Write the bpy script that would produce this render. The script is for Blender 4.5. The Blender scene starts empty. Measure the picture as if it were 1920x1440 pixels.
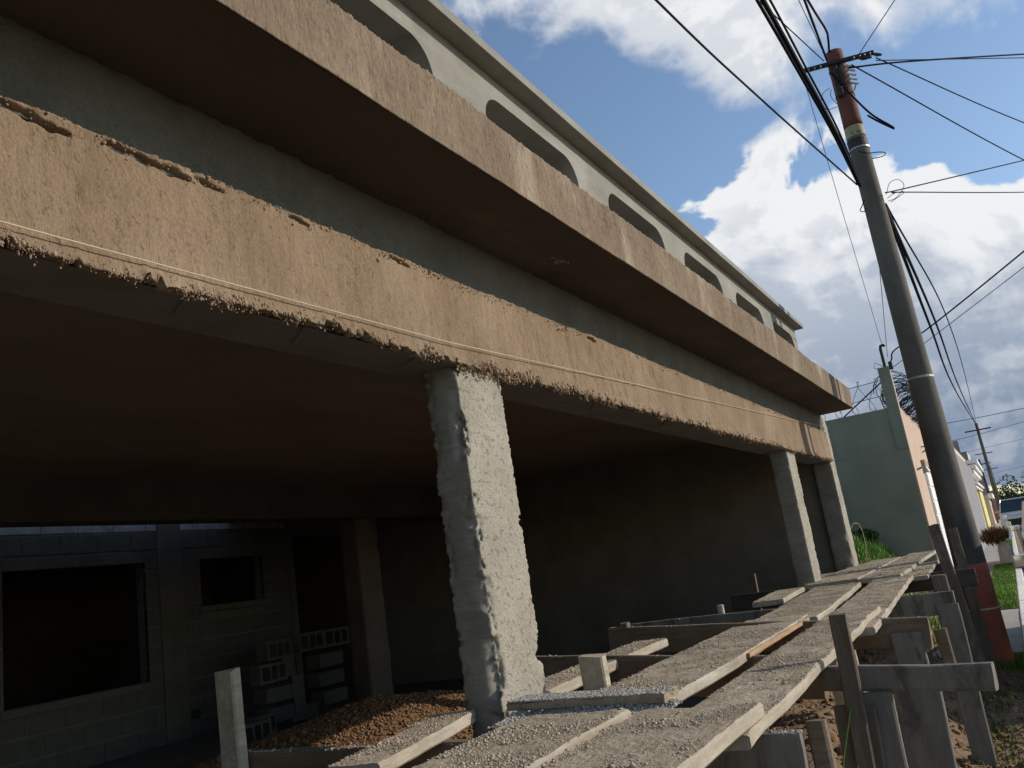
import bpy, bmesh, math, random
import numpy as np
from mathutils import Vector, Matrix

random.seed(7)
RNG = np.random.default_rng(11)
SC = bpy.context.scene
COL = SC.collection

# ------------------------------------------------------------------ camera
# world: X runs along the street away from the camera, Y into the building site, Z up; eye level is z = 0
cam_d = bpy.data.cameras.new('camera')
cam = bpy.data.objects.new('camera', cam_d)
COL.objects.link(cam)
CR = Vector((0.499, -0.855, -0.145)); CU = Vector((-0.124, -0.236, 0.964)); CF = Vector((0.858, 0.463, 0.224))
CF.normalize(); CR = (CR - CF * CR.dot(CF)).normalized(); CU = CR.cross(CF)
cam.matrix_world = Matrix(((CR.x, CU.x, -CF.x, 0), (CR.y, CU.y, -CF.y, 0), (CR.z, CU.z, -CF.z, 0), (0, 0, 0, 1)))
cam_d.sensor_width = 36.0
cam_d.lens = 30.0
cam_d.clip_start = 0.05
cam_d.clip_end = 3000
SC.camera = cam

# ------------------------------------------------------------------ exposure
SC.view_settings.view_transform = 'Standard'
SC.view_settings.look = 'None'
SC.view_settings.gamma = 1
SC.view_settings.use_curve_mapping = False
SC.view_settings.exposure = 0.08

# ------------------------------------------------------------------ sun
SUN_EL = math.radians(24.4)
SUN_AZ = math.radians(32.0)          # how far the light leans back along the street
trav = Vector((-math.sin(SUN_AZ) * math.cos(SUN_EL), math.cos(SUN_AZ) * math.cos(SUN_EL), -math.sin(SUN_EL)))
sun_d = bpy.data.lights.new('sun', 'SUN')
sun_d.energy = 3.6
sun_d.angle = math.radians(0.53)
sun_d.color = (1.0, 0.92, 0.80)
sun = bpy.data.objects.new('sun', sun_d)
COL.objects.link(sun)
sun.rotation_euler = trav.to_track_quat('-Z', 'Y').to_euler()
sun.location = (6, -10, 12)

# ------------------------------------------------------------------ sky
SKY_STRENGTH = 0.15
W = bpy.data.worlds.new('World')
SC.world = W
W.use_nodes = True
wt = W.node_tree
wt.nodes.clear()

class G:
    """tiny node-graph helper"""
    def __init__(s, tree): s.t = tree
    def n(s, kind, **kw):
        nd = s.t.nodes.new(kind)
        for k, v in kw.items(): setattr(nd, k, v)
        return nd
    def l(s, a, b): s.t.links.new(a, b)
    def put(s, sock, v):
        if isinstance(v, (int, float)): sock.default_value = v
        elif isinstance(v, (tuple, list)): sock.default_value = v
        else: s.l(v, sock)
    def m(s, op, a, b=0.0, c=0.0, clamp=False):
        nd = s.n('ShaderNodeMath', operation=op); nd.use_clamp = clamp
        s.put(nd.inputs[0], a); s.put(nd.inputs[1], b); s.put(nd.inputs[2], c)
        return nd.outputs[0]
    def noise(s, vec, scale, detail=6, rough=0.55, dist=0.0):
        nd = s.n('ShaderNodeTexNoise'); s.put(nd.inputs['Vector'], vec)
        nd.inputs['Scale'].default_value = scale; nd.inputs['Detail'].default_value = detail
        nd.inputs['Roughness'].default_value = rough; nd.inputs['Distortion'].default_value = dist
        return nd.outputs['Fac']
    def ss(s, v, lo, hi):
        nd = s.n('ShaderNodeMapRange', interpolation_type='SMOOTHSTEP')
        s.put(nd.inputs[0], v); nd.inputs[1].default_value = lo; nd.inputs[2].default_value = hi
        nd.inputs[3].default_value = 0; nd.inputs[4].default_value = 1
        return nd.outputs[0]
    def mixc(s, f, a, b, mode='MIX'):
        nd = s.n('ShaderNodeMix', data_type='RGBA', blend_type=mode)
        s.put(nd.inputs[0], f); s.put(nd.inputs[6], a); s.put(nd.inputs[7], b)
        return nd.outputs[2]

g = G(wt)
out = g.n('ShaderNodeOutputWorld')
bg = g.n('ShaderNodeBackground')
bg.inputs['Strength'].default_value = SKY_STRENGTH
g.l(bg.outputs[0], out.inputs[0])
sky = g.n('ShaderNodeTexSky', sky_type='NISHITA')
sky.sun_disc = False
sky.sun_elevation = SUN_EL
sky.sun_rotation = math.radians(180.0) - SUN_AZ
sky.air_density = 1.0; sky.dust_density = 0.35; sky.ozone_density = 1.7; sky.altitude = 0; sky.air_density = 1.0
# ------------------------------------------------------------------ numeric helpers
_T = np.random.default_rng(5).random(65536).astype(np.float32)
def vnoise(P, scale=1.0, seed=0):
    p = (np.asarray(P) * scale + seed * 17.31).astype(np.float32)
    i = np.floor(p).astype(np.int32); f = p - i
    u = f * f * (3 - 2 * f)
    def h(a, b, c):
        k = (a * 73856093) ^ (b * 19349663) ^ (c * 83492791)
        return _T[k & 65535]
    x, y, z = i[:, 0], i[:, 1], i[:, 2]
    r = 0
    for dx in (0, 1):
        wx = u[:, 0] if dx else 1 - u[:, 0]
        for dy in (0, 1):
            wy = u[:, 1] if dy else 1 - u[:, 1]
            for dz in (0, 1):
                wz = u[:, 2] if dz else 1 - u[:, 2]
                r = r + wx * wy * wz * h(x + dx, y + dy, z + dz)
    return r * 2 - 1
def fbm(P, scale=1.0, seed=0, octv=4, gain=.5):
    P = np.asarray(P, float); r = 0; a = 1; t = 0
    for k in range(octv):
        r = r + a * vnoise(P, scale * 2 ** k, seed + k); t += a; a *= gain
    return r / t

CLOUD_WHITE = (5.6, 5.65, 5.75, 1); CLOUD_GREY = (3.1, 3.45, 4.0, 1); CLOUD_BASE = (1.25, 1.65, 2.4, 1)

# clouds: cover and self-shade worked out per direction into a lookup, mixed over the Nishita sky
BANKS = [(10.5, 19.0, 6.4, 5.0, .86), (4.5, 16.0, 5.5, 5.2, .80), (0.2, 16.6, 2.9, 4.6, .84), (13.0, 14, 5, 6, .75),
         (8.0, 10.0, 9.0, 5.0, .80), (-2.5, 9.5, 6.0, 5.2, .78), (-6.0, 14.8, 3.6, 3.4, .66), (-6.9, 21.2, 2.8, 1.8, .62),
         (4.0, 34.0, 10.5, 5.0, .80), (21.0, 37.6, 9.0, 3.4, .95), (12, 36.5, 8, 3.0, .55), (-4.0, 30.6, 9.5, 4.2, .95), (7.6, 28.4, 3.0, 2.6, .46),
         (6.4, 24.6, 3.2, 1.3, .34), (-0.5, 3.0, 5.0, 0.8, .45), (9.5, 30.5, 4, 2.4, .36),
         (19.5, 29.0, 6.0, 3.4, -.45), (14.8, 27.6, 3.4, 1.5, -.32), (-2.6, 23.0, 2.2, 2.0, -.50), (-4.6, 18.9, 2.0, 1.1, -.40), (17.6, 21.6, 1.3, 1.8, -.40), (4.0, 22.4, 3.0, .8, -.35), (11.5, 26.4, 4.5, .7, -.55), (-1.5, 6.0, 7, 2.2, .55), (-1, 2.4, 12, 2.2, .62), (13, 33.6, 6, 2.4, .40), (3, 4.5, 6, 2.5, .5)]
def cloud_density(a, e):
    ra, re = np.radians(a), np.radians(e)
    D = np.stack([np.cos(re) * np.cos(ra), np.cos(re) * np.sin(ra), np.sin(re) * 1.25], 1).astype(np.float32) * 5.73
    wp = np.stack([vnoise(D, 1.1, 90 + k) for k in range(3)], 1) * .28
    Dw = D + wp
    f = fbm(Dw, 1.1, 12, 6, .54) * .56
    bl = 0; am = 1; tt = 0
    for k in range(6):
        bl = bl + am * np.abs(vnoise(Dw, 2.3 * 2.05 ** k, 40 + k)); tt += am; am *= .60
    bl = bl / tt
    bank = 0
    for (ca, ce, wa, we, amp) in BANKS:
        bank = bank + amp * np.exp(-.9 * (((a - ca) / wa) ** 2 + ((e - ce) / we) ** 2))
    return f + (.30 - bl) * 1.05 + bank * .95 - .44
def sstep(v, lo, hi):
    t = np.clip((v - lo) / (hi - lo), 0, 1); return t * t * (3 - 2 * t)
def cloud_layers(a, e):
    d = cloud_density(a, e)
    up1 = cloud_density(a - .7, e + .9); up2 = cloud_density(a - 1.6, e + 2.4)
    thin = sstep(e, 24, 27)                                   # high wisps are softer than the cumulus below
    cov = sstep(d, .0, .15 + .62 * thin)
    thick = .30 * sstep(up1, .05, .70) + .75 * sstep(up2, .05, .95)
    lit = sstep(d - up1, -.10, .25) * .40
    sh = np.clip(thick * (1 - .55 * thin) - lit, 0, 1)
    return cov, sh
CW, CH = 4096, 2048
ca_, ce_ = np.meshgrid((.5 - (np.arange(512) + .5) / 512) * 360, ((np.arange(128) + .5) / 128) * 90)
c0, s0 = cloud_layers(ca_.ravel(), ce_.ravel())
buf = np.zeros((CH, CW, 4), np.float32); buf[..., 3] = 1
for k, L_ in ((0, c0), (1, s0)):
    q = L_.reshape(128, 512); q = np.repeat(np.repeat(q, 8, 0), 8, 1); buf[CH // 2:, :, k] = q
i0, i1 = int((.5 - 46 / 360) * CW), int((.5 + 22 / 360) * CW); j0, j1 = CH // 2, CH // 2 + int(50 / 180 * CH)
ca_, ce_ = np.meshgrid((.5 - (np.arange(i0, i1) + .5) / CW) * 360, ((np.arange(j0, j1) + .5) / CH - .5) * 180)
c1, s1 = cloud_layers(ca_.ravel(), ce_.ravel())
buf[j0:j1, i0:i1, 0] = c1.reshape(ca_.shape); buf[j0:j1, i0:i1, 1] = s1.reshape(ca_.shape)
cloud_img = bpy.data.images.new('cloud_layers', CW, CH, alpha=False, float_buffer=False)
cloud_img.colorspace_settings.name = 'Non-Color'
cloud_img.pixels.foreach_set(buf.ravel()); cloud_img.update(); del buf
tc = g.n('ShaderNodeTexCoord')
env = g.n('ShaderNodeTexEnvironment'); env.image = cloud_img; g.l(tc.outputs['Generated'], env.inputs[0])
sep = g.n('ShaderNodeSeparateColor'); g.l(env.outputs[0], sep.inputs[0])
sz = g.n('ShaderNodeSeparateXYZ'); g.l(tc.outputs['Generated'], sz.inputs[0])
low = g.ss(sz.outputs[2], .30, .05)          # the shaded bases of distant banks read bluer and darker
gry = g.mixc(low, CLOUD_GREY, CLOUD_BASE)
cc = g.mixc(sep.outputs[1], g.mixc(g.m('MULTIPLY', low, .45), CLOUD_WHITE, CLOUD_BASE), gry)
final = g.mixc(g.m('MULTIPLY', sep.outputs[0], .97), sky.outputs[0], cc)
g.l(final, bg.inputs['Color'])

# ------------------------------------------------------------------ object helpers
def tag(o, label=None, cat=None, group=None, kind=None):
    if label: o['label'] = label
    if cat: o['category'] = cat
    if group: o['group'] = group
    if kind: o['kind'] = kind
    return o
def thing(name, label, cat, loc, group=None):
    o = bpy.data.objects.new(name, None); COL.objects.link(o)
    o.location = loc; o.empty_display_size = .2
    return tag(o, label, cat, group)
def wloc(o):
    v = Vector(o.location)
    while o.parent: o = o.parent; v = v + Vector(o.location)
    return v
def build(name, V, F, mat, parent=None, smooth=False, loc=None, label=None, cat=None, group=None, kind=None):
    """V is in world metres; the object gets its own origin (loc) or sits at its parent's"""
    V = np.asarray(V, float).reshape(-1, 3)
    if loc is None:
        if parent is not None: L = np.array(wloc(parent))
        else:
            lo = V.min(0); hi = V.max(0); L = np.array([(lo[0] + hi[0]) / 2, (lo[1] + hi[1]) / 2, lo[2]])
    else: L = np.array(loc, float)
    me = bpy.data.meshes.new(name)
    P = V - L
    if isinstance(F, np.ndarray) and F.ndim == 2:
        k = F.shape[1]
        me.vertices.add(len(P)); me.vertices.foreach_set('co', P.ravel())
        me.loops.add(F.size); me.loops.foreach_set('vertex_index', F.ravel().astype(np.int32))
        me.polygons.add(len(F)); me.polygons.foreach_set('loop_start', np.arange(0, F.size, k, dtype=np.int32))
        me.update(calc_edges=True)
    else:
        me.from_pydata([tuple(p) for p in P], [], F)
    me.validate()
    if smooth:
        me.polygons.foreach_set('use_smooth', [True] * len(me.polygons))
    me.materials.append(mat)
    o = bpy.data.objects.new(name, me); COL.objects.link(o)
    if parent is not None:
        o.parent = parent; o.location = Vector(L) - wloc(parent)
    else: o.location = L
    return tag(o, label, cat, group, kind)
class MB:
    def __init__(s): s.v = []; s.f = []
    def add(s, v, f):
        b = len(s.v); s.v += [tuple(p) for p in v]; s.f += [tuple(b + i for i in q) for q in f]
        return s
    def box(s, x0, x1, y0, y1, z0, z1):
        v = [(x, y, z) for z in (z0, z1) for y in (y0, y1) for x in (x0, x1)]
        return s.add(v, [(0, 2, 3, 1), (4, 5, 7, 6), (0, 1, 5, 4), (2, 6, 7, 3), (0, 4, 6, 2), (1, 3, 7, 5)])
    def bevbox(s, x0, x1, y0, y1, z0, z1, b=.01):
        bm = bmesh.new()
        bmesh.ops.create_cube(bm, size=1)
        for q in bm.verts: q.co = Vector(((x0 + x1) / 2 + q.co.x * (x1 - x0), (y0 + y1) / 2 + q.co.y * (y1 - y0), (z0 + z1) / 2 + q.co.z * (z1 - z0)))
        bmesh.ops.bevel(bm, geom=bm.edges[:], offset=b, segments=2, affect='EDGES', profile=.5)
        bm.verts.index_update()
        s.add([q.co[:] for q in bm.verts], [tuple(q.index for q in f.verts) for f in bm.faces]); bm.free()
        return s
    def tube(s, pts, r, n=8, cap=True):
        pts = [Vector(p) for p in pts]; rings = []
        R_ = r if isinstance(r, (list, tuple)) else [r] * len(pts)
        prev = None
        for i, p in enumerate(pts):
            d = (pts[min(i + 1, len(pts) - 1)] - pts[max(i - 1, 0)]).normalized()
            if prev is None:
                a = Vector((0, 0, 1)) if abs(d.z) < .9 else Vector((1, 0, 0))
                u = d.cross(a).normalized()
            else: u = (prev - d * prev.dot(d)).normalized()
            prev = u; w = d.cross(u)
            rings.append([p + (u * math.cos(2 * math.pi * k / n) + w * math.sin(2 * math.pi * k / n)) * R_[i] for k in range(n)])
        v = [q for rg in rings for q in rg]
        f = [(i * n + k, i * n + (k + 1) % n, (i + 1) * n + (k + 1) % n, (i + 1) * n + k) for i in range(len(pts) - 1) for k in range(n)]
        if cap: f += [tuple(range(n))[::-1], tuple((len(pts) - 1) * n + k for k in range(n))]
        return s.add(v, f)
    def prism(s, poly, axis, a, b):
        """poly of 2D points in the plane across `axis`, extruded from a to b"""
        def p3(q, t):
            return {'x': (t, q[0], q[1]), 'y': (q[0], t, q[1]), 'z': (q[0], q[1], t)}[axis]
        n = len(poly); v = [p3(q, a) for q in poly] + [p3(q, b) for q in poly]
        f = [tuple(range(n))[::-1], tuple(range(n, 2 * n))] + [(i, (i + 1) % n, n + (i + 1) % n, n + i) for i in range(n)]
        return s.add(v, f)
    def build(s, name, mat, parent=None, **kw): return build(name, s.v, s.f, mat, parent, **kw)
def box(name, mat, parent, x0, x1, y0, y1, z0, z1, bev=0, **kw):
    m = MB()
    m.bevbox(x0, x1, y0, y1, z0, z1, bev) if bev else m.box(x0, x1, y0, y1, z0, z1)
    return m.build(name, mat, parent, **kw)
# small stones: a few lumpy prototypes joined into one mesh
def _ico():
    bm = bmesh.new(); bmesh.ops.create_icosphere(bm, subdivisions=1, radius=1)
    v = np.array([q.co[:] for q in bm.verts]); bm.verts.index_update()
    f = np.array([[q.index for q in t.verts] for t in bm.faces]); bm.free()
    return v, f
bm0 = bmesh.new(); bmesh.ops.create_icosphere(bm0, subdivisions=1, radius=1.0)
ICO_V, ICO_F = _ico(); bm0.free()
def _oct():
    v = np.array([(1, 0, 0), (-1, 0, 0), (0, 1, 0), (0, -1, 0), (0, 0, 1), (0, 0, -1)], float)
    f = np.array([(0, 2, 4), (2, 1, 4), (1, 3, 4), (3, 0, 4), (2, 0, 5), (1, 2, 5), (3, 1, 5), (0, 3, 5)])
    return v, f
OCT_V, OCT_F = _oct()
# 12-vertex icosahedron
_ph = (1 + 5 ** .5) / 2
I12_V = np.array([(-1, _ph, 0), (1, _ph, 0), (-1, -_ph, 0), (1, -_ph, 0), (0, -1, _ph), (0, 1, _ph), (0, -1, -_ph), (0, 1, -_ph), (_ph, 0, -1), (_ph, 0, 1), (-_ph, 0, -1), (-_ph, 0, 1)], float) / 1.9
I12_F = np.array([(0, 11, 5), (0, 5, 1), (0, 1, 7), (0, 7, 10), (0, 10, 11), (1, 5, 9), (5, 11, 4), (11, 10, 2), (10, 7, 6), (7, 1, 8), (3, 9, 4), (3, 4, 2), (3, 2, 6), (3, 6, 8), (3, 8, 9), (4, 9, 5), (2, 4, 11), (6, 2, 10), (8, 6, 7), (9, 8, 1)])
def stones(name, P, S, mat, parent=None, flat=(.55, 1.0), aniso=(1, 1, 1), **kw):
    P = np.asarray(P, float); n = len(P); S = np.asarray(S, float)
    if n == 0: return None
    nv = len(I12_V)
    jit = 1 + RNG.uniform(-.32, .32, (n, nv, 1))
    a = RNG.uniform(0, 2 * np.pi, n); ca, sa = np.cos(a), np.sin(a)
    sc = np.stack([RNG.uniform(.75, 1.25, n) * aniso[0], RNG.uniform(.75, 1.25, n) * aniso[1], RNG.uniform(flat[0], flat[1], n) * aniso[2]], 1) * S[:, None]
    v = I12_V[None] * jit
    t = RNG.uniform(-1, 1, n); ct, st = np.cos(t), np.sin(t)
    y = v[..., 1] * ct[:, None] - v[..., 2] * st[:, None]; z = v[..., 1] * st[:, None] + v[..., 2] * ct[:, None]
    v = np.stack([v[..., 0], y, z], 2)
    x = v[..., 0] * ca[:, None] - v[..., 1] * sa[:, None]; y = v[..., 0] * sa[:, None] + v[..., 1] * ca[:, None]
    v = np.stack([x, y, v[..., 2]], 2) * sc[:, None, :] + P[:, None, :]
    F = (I12_F[None] + (np.arange(n) * nv)[:, None, None]).reshape(-1, 3)
    return build(name, v.reshape(-1, 3), F, mat, parent, kind='stuff', **kw)
def grid_faces(nu, nv):
    i, j = np.meshgrid(np.arange(nu - 1), np.arange(nv - 1), indexing='ij')
    a = (i * nv + j).ravel()
    return np.stack([a, a + nv, a + nv + 1, a + 1], 1)

# ------------------------------------------------------------------ materials
def M(name, stops, scale=6.0, rough=.9, bump=.4, bscale=45., stretch=(1, 1, 1), detail=8, fine=.25, fscale=120., pits=None, spec=.25, dist=.02, streak=None, metal=0.0, offset=True, blotch=None):
    """stops: list of (pos, rgb).  The texture sits in object space, shifted per object."""
    m = bpy.data.materials.new(name); m.use_nodes = True
    t = m.node_tree; t.nodes.clear(); q = G(t)
    o = q.n('ShaderNodeOutputMaterial'); b = q.n('ShaderNodeBsdfPrincipled'); q.l(b.outputs[0], o.inputs[0])
    b.inputs['Roughness'].default_value = rough; b.inputs['Metallic'].default_value = metal
    b.inputs['Specular IOR Level'].default_value = spec
    tcn = q.n('ShaderNodeTexCoord'); mp = q.n('ShaderNodeMapping'); mp.inputs['Scale'].default_value = stretch
    q.l(tcn.outputs['Object'], mp.inputs['Vector'])
    if offset:
        oi = q.n('ShaderNodeObjectInfo'); cx = q.n('ShaderNodeCombineXYZ')
        r = q.m('MULTIPLY', oi.outputs['Random'], 37.0)
        for k in range(3): q.l(r, cx.inputs[k])
        q.l(cx.outputs[0], mp.inputs['Location'])
    vec = mp.outputs[0]
    n1 = q.noise(vec, scale, detail, .6)
    cr = q.n('ShaderNodeValToRGB'); q.l(n1, cr.inputs[0])
    e = cr.color_ramp.elements
    while len(e) < len(stops): e.new(.5)
    for k, (p, c) in enumerate(stops): e[k].position = p; e[k].color = (*c, 1)
    colr = cr.outputs[0]
    n2 = q.noise(vec, fscale, 4, .6)
    fm = q.m('ADD', q.m('MULTIPLY', q.m('SUBTRACT', n2, .5), 2 * fine), 1.0)
    cm = q.n('ShaderNodeCombineXYZ')
    for k in range(3): q.l(fm, cm.inputs[k])
    colr = q.mixc(1.0, colr, cm.outputs[0], 'MULTIPLY')
    if blotch:                       # (scale, threshold lo, hi, colour, amount): stains with a shape of their own
        nb = q.noise(vec, blotch[0], 7, .62, .3)
        colr = q.mixc(q.m('MULTIPLY', q.ss(nb, blotch[1], blotch[2]), blotch[4]), colr, (*blotch[3], 1))
    h = q.noise(vec, bscale, 7, .65)
    if streak:                       # (scale vec, weight): trowel or grain lines
        ms = q.n('ShaderNodeMapping'); ms.inputs['Scale'].default_value = streak[0]; q.l(tcn.outputs['Object'], ms.inputs['Vector'])
        if len(streak) > 2: ms.inputs['Rotation'].default_value = streak[2]
        ns = q.noise(ms.outputs[0], 1.0, 6, .65, .4)
        h = q.m('ADD', h, q.m('MULTIPLY', ns, streak[1]))
        sm = q.m('ADD', q.m('MULTIPLY', q.m('SUBTRACT', ns, .5), .35 + .75 * streak[1]), 1.0)
        c2 = q.n('ShaderNodeCombineXYZ')
        for k in range(3): q.l(sm, c2.inputs[k])
        colr = q.mixc(1.0, colr, c2.outputs[0], 'MULTIPLY')
    if pits:                         # (scale, size, depth)
        pn = q.noise(vec, pits[0], 3, .62, .5)
        pz = q.ss(pn, .66 - pits[1] * .35, .70 - pits[1] * .25)
        h = q.m('SUBTRACT', h, q.m('MULTIPLY', pz, pits[2]))
        colr = q.mixc(q.m('MULTIPLY', pz, .35), colr, q.mixc(1.0, colr, (.45, .42, .40, 1), 'MULTIPLY'))
    bp = q.n('ShaderNodeBump'); bp.inputs['Strength'].default_value = bump; bp.inputs['Distance'].default_value = dist
    q.l(h, bp.inputs['Height']); q.l(bp.outputs[0], b.inputs['Normal'])
    q.l(colr, b.inputs['Base Color'])
    return m
def plain(name, c, rough=.5, metal=0., spec=.4, fine=.08):
    return M(name, [(.3, tuple(x * (1 - fine) for x in c)), (.7, tuple(min(1, x * (1 + fine)) for x in c))], 5, rough, .05, 30, fine=.05, spec=spec, metal=metal)
def glass(name, c=(.02, .03, .04)):
    m = bpy.data.materials.new(name); m.use_nodes = True
    b = m.node_tree.nodes['Principled BSDF']; b.inputs['Base Color'].default_value = (*c, 1); b.inputs['Roughness'].default_value = .06
    b.inputs['Specular IOR Level'].default_value = .7
    return m

m_plaster = M('brown plaster', [(.25, (0.176, 0.121, 0.077)), (.5, (0.224, 0.158, 0.102)), (.75, (0.268, 0.192, 0.128))], 3.2, .95, .62, 105, (1, 1, .6), fine=.5, fscale=210, pits=(75, .12, .5), dist=.011, blotch=(1.5, .52, .66, (.31, .235, .165), .5), streak=((34, 34, 9), .5))
m_cornice = M('scratched cornice plaster', [(.25, (0.155, 0.110, 0.072)), (.5, (0.205, 0.150, 0.101)), (.78, (0.267, 0.210, 0.144))], 4.0, .95, .7, 95, (1, 1, .4), fine=.5, fscale=200, streak=((46, 46, 15), .7), dist=.012, pits=(60, .12, .6), blotch=(3.0, .53, .66, (.38, .305, .225), .65))
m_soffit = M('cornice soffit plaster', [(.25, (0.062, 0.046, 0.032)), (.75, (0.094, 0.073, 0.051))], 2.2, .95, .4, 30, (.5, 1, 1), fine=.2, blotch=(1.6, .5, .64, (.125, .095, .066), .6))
m_rough = M('grey rough-cast concrete', [(.2, (0.094, 0.092, 0.072)), (.5, (0.136, 0.131, 0.105)), (.8, (0.173, 0.166, 0.136))], 5, .95, 1.0, 60, fine=.4, dist=.016, blotch=(3.5, .5, .68, (.15, .145, .125), .6))
m_under = M('beam underside mortar', [(.3, (0.156, 0.141, 0.114)), (.7, (0.210, 0.192, 0.162))], 4, .95, .3, 25, fine=.15)
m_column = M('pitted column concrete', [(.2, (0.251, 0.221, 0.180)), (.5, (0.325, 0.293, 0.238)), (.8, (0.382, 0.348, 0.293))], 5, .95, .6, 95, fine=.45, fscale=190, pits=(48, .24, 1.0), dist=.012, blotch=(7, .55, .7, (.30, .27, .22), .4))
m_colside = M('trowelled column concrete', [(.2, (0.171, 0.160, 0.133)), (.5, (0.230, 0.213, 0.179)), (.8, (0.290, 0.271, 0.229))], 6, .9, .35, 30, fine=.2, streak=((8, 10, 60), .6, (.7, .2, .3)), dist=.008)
m_parapet = M('smooth parapet concrete', [(.25, (0.189, 0.180, 0.151)), (.55, (0.253, 0.240, 0.206)), (.8, (0.299, 0.285, 0.250))], 3.0, .85, .16, 22, fine=.12, blotch=(2.2, .55, .72, (.38, .37, .34), .4), streak=((3, 3, 14), .25))
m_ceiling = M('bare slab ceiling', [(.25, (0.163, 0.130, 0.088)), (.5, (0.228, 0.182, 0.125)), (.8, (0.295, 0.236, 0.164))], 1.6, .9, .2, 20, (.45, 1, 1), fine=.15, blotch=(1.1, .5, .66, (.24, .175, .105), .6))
m_block = M('concrete block', [(.2, (0.076, 0.076, 0.066)), (.5, (0.103, 0.103, 0.091)), (.8, (0.130, 0.127, 0.114))], 9, .95, .6, 60, fine=.3, dist=.008)
m_blocklit = M('skylit-toned block', [(.25, (.20, .20, .185)), (.55, (.36, .36, .34)), (.8, (.50, .50, .48))], 7, .95, .8, 50, fine=.3, dist=.01)  # paler block copy: skylight band painted into the top course's colour
m_mortar = M('wall mortar', [(.3, (0.120, 0.120, 0.108)), (.7, (0.168, 0.165, 0.150))], 8, .95, .5, 50)
m_wallint = M('inner wall render', [(.3, (0.143, 0.127, 0.100)), (.7, (0.215, 0.189, 0.148))], 2.5, .95, .4, 30, fine=.2)
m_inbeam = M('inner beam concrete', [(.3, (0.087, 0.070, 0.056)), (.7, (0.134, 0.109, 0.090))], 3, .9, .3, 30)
m_floor = M('dusty concrete floor', [(.3, (0.094, 0.085, 0.072)), (.7, (0.138, 0.127, 0.105))], 3, .95, .3, 40)
GR = ((2.2, 60, 60), .9)
m_wood = M('weathered dusty timber', [(.25, (0.263, 0.215, 0.157)), (.55, (0.377, 0.323, 0.248)), (.8, (0.474, 0.421, 0.338))], 5, .9, .35, 50, (.5, 2, 2), fine=.2, streak=GR, dist=.006, blotch=(6, .55, .7, (.50, .46, .40), .5))
m_woody = M('weathered upright timber', [(.25, (.085, .066, .048)), (.55, (.145, .118, .088)), (.8, (.23, .195, .155))], 5, .9, .4, 50, (2, 2, .5), fine=.2, streak=((60, 60, 2.2), .9), dist=.006, blotch=(6, .52, .66, (.26, .235, .20), .6))
m_woodt = M('putlog timber', [(.25, (.11, .075, .048)), (.55, (.175, .128, .088)), (.8, (.25, .195, .145))], 5, .9, .4, 50, (2, .5, 2), fine=.2, streak=((60, 2.2, 60), .9), dist=.006, blotch=(6, .54, .68, (.24, .21, .175), .55))
m_woodg = M('grey mortar-stained timber', [(.25, (.13, .118, .098)), (.55, (.19, .174, .148)), (.8, (.26, .242, .21))], 4, .9, .35, 40, (2, 2, .6), fine=.2, streak=((50, 50, 2.5), .6), dist=.006, blotch=(5.5, .52, .64, (.085, .07, .055), .75))
m_woodd = M('dark wet timber', [(.3, (.045, .036, .03)), (.7, (.095, .078, .062))], 5, .8, .35, 50, (2, .5, 2), streak=((60, 2.2, 60), .8), dist=.006)
m_fresh = M('freshly split timber', [(.3, (0.346, 0.203, 0.108)), (.7, (0.469, 0.306, 0.177))], 6, .8, .35, 50, (.5, 2, 2), streak=((2.2, 70, 70), .9), dist=.006)
m_crust = M('dried mortar crust', [(.2, (0.277, 0.218, 0.152)), (.5, (0.382, 0.307, 0.216)), (.8, (0.487, 0.399, 0.289))], 9, .97, .75, 90, fine=.4, dist=.010, pits=(30, .1, .5), blotch=(3.2, .53, .62, (.46, .385, .285), .75), streak=((2.2, 40, 40), .35))
m_crumb = M('mortar crumbs', [(.25, (0.303, 0.244, 0.178)), (.5, (0.415, 0.341, 0.251)), (.8, (0.539, 0.457, 0.350))], 14, .97, .4, 120, fine=.4, dist=.004)
m_crumbg = M('grey wet mortar', [(.25, (.28, .26, .225)), (.8, (.45, .42, .37))], 14, .97, .4, 120, fine=.3, dist=.004)
m_bcrumb = M('brown plaster crumbs', [(.25, (.25, .17, .115)), (.8, (.42, .30, .20))], 18, .97, .4, 120, fine=.3, dist=.004)
m_gravel = M('orange gravel', [(.2, (0.139, 0.074, 0.038)), (.5, (0.216, 0.121, 0.062)), (.8, (0.283, 0.179, 0.098))], 30, .9, .3, 60, fine=.3)
m_dirt = M('reddish dirt', [(.2, (.13, .085, .05)), (.5, (.23, .155, .095)), (.8, (.32, .225, .14))], 2.2, .97, .9, 22, fine=.35, dist=.03, blotch=(1.1, .54, .68, (.13, .115, .075), .7))
m_clod = M('dirt clods', [(.25, (.14, .085, .045)), (.8, (.34, .21, .11))], 14, .97, .5, 60, fine=.3)
m_land = M('far open ground', [(.3, (.10, .11, .045)), (.7, (.20, .17, .09))], .12, .97, .3, 3, fine=.2)
m_grass = M('grass blades', [(.3, (0.083, 0.178, 0.023)), (.7, (0.178, 0.306, 0.045))], 5, .7, .1, 30, fine=.3)
m_turf = M('short verge turf', [(.3, (.09, .115, .025)), (.7, (.19, .20, .05))], 6, .95, .6, 60, fine=.4, dist=.02)
m_walk = M('pavement concrete', [(.3, (.30, .275, .235)), (.7, (.40, .375, .325))], 2, .92, .25, 40, fine=.2)
m_road = M('worn asphalt', [(.3, (.045, .045, .046)), (.7, (.075, .073, .07))], 3, .9, .4, 90, fine=.3)
m_kerb = M('whitewashed kerb', [(.3, (.58, .57, .53)), (.7, (.76, .75, .72))], 4, .85, .25, 40, fine=.15)
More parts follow.
